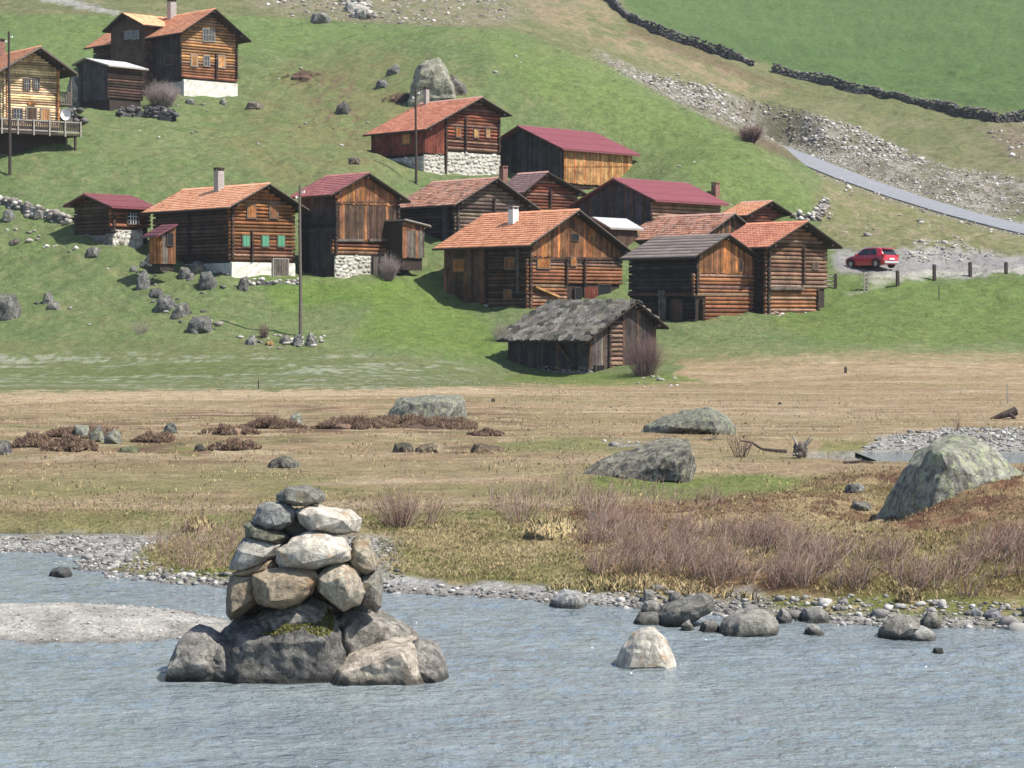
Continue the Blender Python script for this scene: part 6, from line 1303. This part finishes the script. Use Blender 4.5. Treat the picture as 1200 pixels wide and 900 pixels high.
# ------------------------------------------------------------------ poles, posts, fences
def pole(label, x, yb, yt, r_=.12, mat='greyboard', fit=True, wires=True):
    X, Y, Z = hit(x, yb, 100); zt = z_at(yt, Y); root = empty('utility_pole', (X, Y, Z)); thing(root, label, 'utility pole', None); mb = MB(); n = 6
    for k in range(n): a, b = (zt-Z+.6)*k/n-.6, (zt-Z+.6)*(k+1)/n-.6; mb.tube((.02*math.sin(k), 0, a), (.02*math.sin(k+1), 0, b), r_*(1-.35*k/n), r_*(1-.35*(k+1)/n), 10, k in (0, n-1))
    mb.build('pole', M[mat], root); h_ = zt-Z
    q = MB(); q.box(-.02, .02, -.02, .02, h_-.35, h_-.1); q.tube((.08, -.06, h_-.45), (.26, -.06, h_-.45), .025, .025, 6); q.tube((.26, -.06, h_-.5), (.26, -.06, h_-.33), .05, .04, 8); q.tube((-.08, -.06, h_-.8), (-.24, -.06, h_-.8), .025, .025, 6); q.tube((-.24, -.06, h_-.85), (-.24, -.06, h_-.68), .05, .04, 8); q.build('insulator', M['paint'], root)
pole('tall weathered utility pole in the foreground slope, rocks at its foot', 352, 394, 217, .12, 'board')
pole('dark utility pole standing before the stone-based house', 487.5, 216, 103, .115, 'darkboard')
pole('utility pole in front of the honey-coloured house at the left edge', 11.5, 205, 37, .13, 'darkboard')
def post(label, x, yb, yt, w_=.2, mat='darkboard', kind='fence_post', cat='fence post', extra=None):
    X, Y, Z = hit(x, yb, 60); h_ = z_at(yt, Y)-Z; mb = MB(); mb.box(-w_/2, w_/2, -w_/2, w_/2, -.4, h_-.04)
    mb.add([(-w_/2, -w_/2, h_-.04), (w_/2, -w_/2, h_-.04), (w_/2, w_/2, h_-.04), (-w_/2, w_/2, h_-.04), (0, 0, h_+.05)], [(0, 1, 4), (1, 2, 4), (2, 3, 4), (3, 0, 4)])
    o = mb.build(kind, M[mat], None); o.location = (X, Y, Z); o.rotation_euler = (R(1.5), R(-2), .3); return thing(o, label, cat, 'fence posts along the parking place' if cat == 'fence post' else None)
post('dark fence post nearest the red car, right of it', 1052, 335, 317); post('dark fence post midway along the parking place', 1095, 329, 310); post('dark fence post, second from the right end', 1137, 324.5, 307); post('rightmost dark fence post by the track', 1179, 321, 307)
post('thin stake in the green meadow below the parking place', 1100.5, 351, 335, .05, 'darkboard', 'stake', 'stake')
post('short dark stake in the tan meadow right of hamlet', 991, 437, 430, .12, 'darkboard', 'stake', 'stake'); post('slim white stake in the tan meadow at right', 1181, 473, 450, .045, 'greyboard', 'stake', 'stake'); post('small dark stump in the tan meadow below the lone barn', 578, 471, 467, .13, 'darkboard', 'stump', 'stump'); post('tiny dark stump in tan meadow behind the low boulder', 914, 474, 471.5, .12, 'darkboard', 'stump', 'stump')
post('thin bent twig stake in the middle bank grass', 592, 624, 602, .03, 'board', 'stake', 'stake'); post('thin stake in the flowery meadow left', 303, 456, 445, .05, 'darkboard', 'stake', 'stake')
def gate_post():
    X, Y, Z = hit(1014.8, 341, 100); h_ = z_at(319.5, Y)-Z; root = empty('gate_post', (X, Y, Z)); thing(root, 'pale double fence post with slots, left end of the post row', 'fence post')
    for dx in (-.12, .12): mb = MB(); mb.box(dx-.06, dx+.06, -.07, .07, -.4, h_); mb.build('upright', M['greyboard'], root)
    mb = MB()
    for k in range(4): mb.box(-.06, .06, -.05, .05, h_*(.15+.22*k), h_*(.15+.22*k)+.1)
    mb.build('crosspiece', M['board'], root)
gate_post()
def side_fence():
    X, Y, Z = hit(972, 338, 100); sc = Y/F; root = empty('pole_fence', (X, Y, Z)); thing(root, 'short pale rail fence with dark end post beside the rightmost barn', 'fence')
    for k in range(3): mb = MB(); mb.tube((-9*sc, .1, (4+5*k)*sc), (7*sc, -.02, (3.4+5*k)*sc), .065, .055, 8); mb.build('rail', M['greyboard'], root)
    mb = MB(); mb.box(5.5*sc, 8.5*sc, -.1, .1, -.5, 17*sc); mb.build('post', M['darkboard'], root)
side_fence()
def dish():
    X, Y, Z = P(77, 134, 190); g = float(gz(X, Y)); root = empty('satellite_dish', (X, Y, Z-.6)); thing(root, 'large white satellite dish beside the honey-coloured house', 'satellite dish')
    mb = MB(); n = 20; rr = 6.2*185/F; vs = [(0, .18, .6)]; rings = 4
    for i in range(1, rings+1):
        for k in range(n): q = rr*i/rings; a = 2*math.pi*k/n; vs.append((q*math.cos(a), .18-.18*(i/rings)**2, .6+q*math.sin(a)*1.15))
    fs = [(0, 1+k, 1+(k+1) % n) for k in range(n)]+[(1+i*n+k, 1+(i+1)*n+k, 1+(i+1)*n+(k+1) % n, 1+i*n+(k+1) % n) for i in range(rings-1) for k in range(n)]
    mb.add(vs, fs); mb.add([(a, b+.03, c) for a, b, c in vs], fs); mb.build('reflector', M['paint'], root)
    mb = MB(); mb.tube((0, .2, .6), (0, .35, g-Z+.3), .05, .05, 8); mb.build('mast', M['greyboard'], root)
    mb = MB(); mb.tube((0, .1, .2), (0, -.5, .5), .02, .02, 6); mb.tube((0, -.5, .48), (0, -.42, .56), .05, .05, 8); mb.build('receiver', M['greyboard'], root)
dish()
# ------------------------------------------------------------------ driftwood
def limb(mb, pts, r0, r1, n=7):
    for k in range(len(pts)-1): mb.tube(pts[k], pts[k+1], r0+(r1-r0)*k/(len(pts)-1), r0+(r1-r0)*(k+1)/(len(pts)-1), n)
def driftwood():
    X, Y, Z = hit(938, 537); sc = Y/F; root = empty('root_stump', (X, Y, Z)); thing(root, 'upturned pale root stump at the left end of the stream', 'stump')
    V, T = rock_v(61, 3, 2, .35, 8, .12); o = mesh_np('stump', V*np.array([19*sc, 14*sc, 20*sc]), T, M['board'], root, True); o.location = (0, 0, 10*sc); g = random.Random(4)
    for k in range(16): mb = MB(); a = g.uniform(0, 6.28); e = (math.cos(a)*15*sc*g.uniform(.6, 1.1), math.sin(a)*8*sc, g.uniform(1, 29)*sc); limb(mb, [(0, 0, 10*sc), (e[0]*.6, e[1]*.6, e[2]*.75), e], .045, .012, 6); mb.build('root', M['greyboard'], root)
    X, Y, Z = hit(900, 530); root = empty('fallen_branch', (X, Y, Z)); thing(root, 'long dark fallen branch lying left of the root stump', 'branch')
    mb = MB(); limb(mb, [(-34*sc, .3, 14*sc), (-20*sc, .1, 12*sc), (-8*sc, 0, 4*sc), (10*sc, 0, 2*sc), (24*sc, .1, 1*sc)], .02, .055); limb(mb, [(-20*sc, .1, 12*sc), (-26*sc, -.3, 6*sc), (-30*sc, -.4, 5*sc)], .03, .012, 6); mb.build('branch', M['darkboard'], root)
    X, Y, Z = hit(835, 517); root = empty('fallen_branch', (X, Y, Z)); thing(root, 'thin bare branch on the meadow behind the wedge-shaped boulder', 'branch'); mb = MB(); limb(mb, [(-14*sc, 0, 1*sc), (0, .1, 3*sc), (14*sc, .2, 2*sc)], .04, .015); limb(mb, [(-2*sc, 0, 2*sc), (6*sc, .1, 10*sc), (10*sc, .1, 14*sc)], .025, .01); mb.build('branch', M['board'], root)
    X, Y, Z = hit(1178, 491); sc = Y/F; root = empty('driftwood_log', (X, Y, Z)); thing(root, 'dark broken driftwood log on the tan meadow at right', 'log'); mb = MB(); limb(mb, [(-18*sc, 0, -1*sc), (-4*sc, 0, 4*sc), (13*sc, .1, 9*sc)], .05, .17, 9); limb(mb, [(4*sc, 0, 6*sc), (10*sc, -.2, 1*sc)], .09, .05); mb.build('log', M['darkboard'], root)
    X, Y, Z = hit(1010, 543.5); sc = Y/F; root = empty('driftwood_stick', (X, Y, Z)); thing(root, 'dark thin stick lying in the shallow stream', 'stick'); mb = MB(); limb(mb, [(-22*sc, 0, .02), (0, 0, .06), (14*sc, .1, .02)], .04, .02); mb.build('stick', M['darkboard'], root)
driftwood()
# ------------------------------------------------------------------ red car
def car():
    X, Y, Z = hit(1021, 314.5, 120); head = R(180-52); root = empty('parked_car', (X, Y, Z), head)   # local +x = driving direction
    thing(root, 'red hatchback car parked on the gravel place beside the track', 'car'); red = plain_mat('red_car_paint', (.42, .012, .022), .28, .05, 2, 0, .6, 0); red.node_tree.nodes['Principled BSDF'].inputs['Coat Weight'].default_value = .6
    blk = plain_mat('black_trim', (.015, .015, .016), .6, .1, 2, bmp=0); tyre = plain_mat('tyre_rubber', (.02, .02, .02), .85, .1, 2, bmp=0); rim = plain_mat('alloy_rim', (.42, .42, .44), .35, .05, 2, .8, bmp=0); lamp = plain_mat('tail_lamp', (.35, .01, .01), .2, .05, 2, bmp=0); chrome = plain_mat('silver_trim', (.6, .6, .6), .3, .05, 2, .6, bmp=0)
    def loft(name, st, mat, parent, close=True):
        V = []; m = len(st[0])
        for ring in st: V += ring
        fs = [(k*m+j, k*m+(j+1) % m, (k+1)*m+(j+1) % m, (k+1)*m+j) for k in range(len(st)-1) for j in range(m)]; fs += [tuple(range(m-1, -1, -1)), tuple(range((len(st)-1)*m, len(st)*m))]
        mb = MB(); mb.add(V, fs); o = mb.build(name, mat, parent); o.data.polygons.foreach_set('use_smooth', np.ones(len(o.data.polygons), bool)); o.data.set_sharp_from_angle(angle=R(35)); return o
    def ring(x, hw, z0, zb, zt): return [(x, -hw*.93, z0), (x, -hw, z0+.18), (x, -hw*1.0, (z0+zb)/2), (x, -hw*.985, zb), (x, -hw*.93, zt), (x, -hw*.5, zt+.03), (x, hw*.5, zt+.03), (x, hw*.93, zt), (x, hw*.985, zb), (x, hw, (z0+zb)/2), (x, hw, z0+.18), (x, hw*.93, z0)]
    body = loft('body', [ring(-1.98, .74, .36, .70, .78), ring(-1.90, .82, .26, .84, .92), ring(-1.4, .87, .22, .90, .97), ring(-.4, .88, .20, .88, .94), ring(.6, .88, .20, .86, .92), ring(1.15, .86, .21, .82, .90), ring(1.65, .81, .24, .70, .78), ring(1.95, .68, .32, .58, .64)], red, root)
    def cr(x, hw, zb, zt): return [(x, -hw, zb), (x, -hw*.9, zb+(zt-zb)*.5), (x, -hw*.78, zt-.05), (x, -hw*.6, zt), (x, hw*.6, zt), (x, hw*.78, zt-.05), (x, hw*.9, zb+(zt-zb)*.5), (x, hw, zb)]
    loft('cabin', [cr(-1.86, .76, .88, .93), cr(-1.62, .80, .90, 1.33), cr(-1.35, .82, .92, 1.47), cr(-.5, .84, .90, 1.52), cr(.15, .84, .88, 1.47), cr(.55, .82, .88, 1.28), cr(1.08, .78, .86, .90)], red, root)
    for sy in (-1, 1):
        for (xa, xb, xc, xd) in ((-1.30, -.62, -.62, -1.12), (-.55, .25, .12, -.55), (.32, .72, .34, .19)):
            mb = MB(); z0, z1 = .97, 1.40; mb.add([(xa, sy*.836, z0), (xb, sy*.838, z0), (xc, sy*.705, z1 if xc < .3 else 1.28), (xd, sy*.705, z1), (xa, sy*.80, z0), (xb, sy*.80, z0), (xc, sy*.66, z1 if xc < .3 else 1.28), (xd, sy*.66, z1)], [(0, 1, 2, 3), (4, 5, 6, 7), (0, 1, 5, 4), (1, 2, 6, 5), (2, 3, 7, 6), (3, 0, 4, 7)]); mb.build('window', M['glass'], root)
        mb = MB(); mb.box(.55, .72, sy*.86, sy*1.0, .93, 1.04); mb.build('mirror', red, root)
        for x in (-1.25, 1.22):
            w_ = MB(); w_.tube((x, sy*.70, .32), (x, sy*.90, .32), .325, .31, 20); wo = w_.build('wheel', tyre, root); q = MB(); q.tube((x, sy*.89, .32), (x, sy*.915, .32), .20, .17, 16); q.build('rim', rim, wo)
            a = MB(); n = 14; pts = [(x+.40*math.cos(math.pi*k/n), sy*.885, .32+.40*math.sin(math.pi*k/n)) for k in range(n+1)]
            for k in range(n): a.tube(pts[k], pts[k+1], .035, .035, 6)
            a.build('wheel_arch', blk, root)
        mb = MB(); mb.box(-1.96, -1.78, sy*.56, sy*.80, .74, .98); mb.build('tail_light', lamp, root); mb = MB(); mb.box(1.72, 1.88, sy*.45, sy*.72, .62, .74); mb.build('headlight', chrome, root)
    mb = MB(); mb.add([(-1.905, -.62, .96), (-1.905, .62, .96), (-1.66, .56, 1.33), (-1.66, -.56, 1.33), (-1.80, -.62, .96), (-1.80, .62, .96), (-1.55, .56, 1.33), (-1.55, -.56, 1.33)], [(0, 1, 2, 3), (4, 7, 6, 5), (0, 4, 5, 1), (1, 5, 6, 2), (2, 6, 7, 3), (3, 7, 4, 0)]); mb.build('rear_window', M['glass'], root)
    mb = MB(); mb.box(-2.03, -1.88, -.72, .72, .34, .50); mb.build('bumper', chrome, root); mb = MB(); mb.box(-2.05, -2.0, -.26, .26, .60, .71); mb.build('number_plate', M['paint'], root)
    mb = MB(); mb.box(-1.86, -1.55, -.55, .55, 1.40, 1.45); mb.build('spoiler', red, root)
    for sy in (-1, 1): mb = MB(); mb.tube((-1.3, sy*.60, 1.52), (.1, sy*.60, 1.52), .02, .02, 6); mb.build('roof_rail', chrome, root)
car()
# ------------------------------------------------------------------ thin air between here and the far meadow
def haze():
    mb = MB(); mb.box(-420, 420, -20, 740, -2.0, 115); m = bpy.data.materials.new('thin_haze'); m.use_nodes = True; t = m.node_tree
    for n in list(t.nodes):
        if n.type != 'OUTPUT_MATERIAL': t.nodes.remove(n)
    v = t.nodes.new('ShaderNodeVolumePrincipled'); v.inputs['Color'].default_value = (.86, .92, 1, 1); v.inputs['Density'].default_value = HAZE; v.inputs['Anisotropy'].default_value = .2
    t.links.new(v.outputs[0], [n for n in t.nodes if n.type == 'OUTPUT_MATERIAL'][0].inputs['Volume'])
    o = mb.build('haze', m); o['kind'] = 'stuff'
HAZE = .00013
haze()
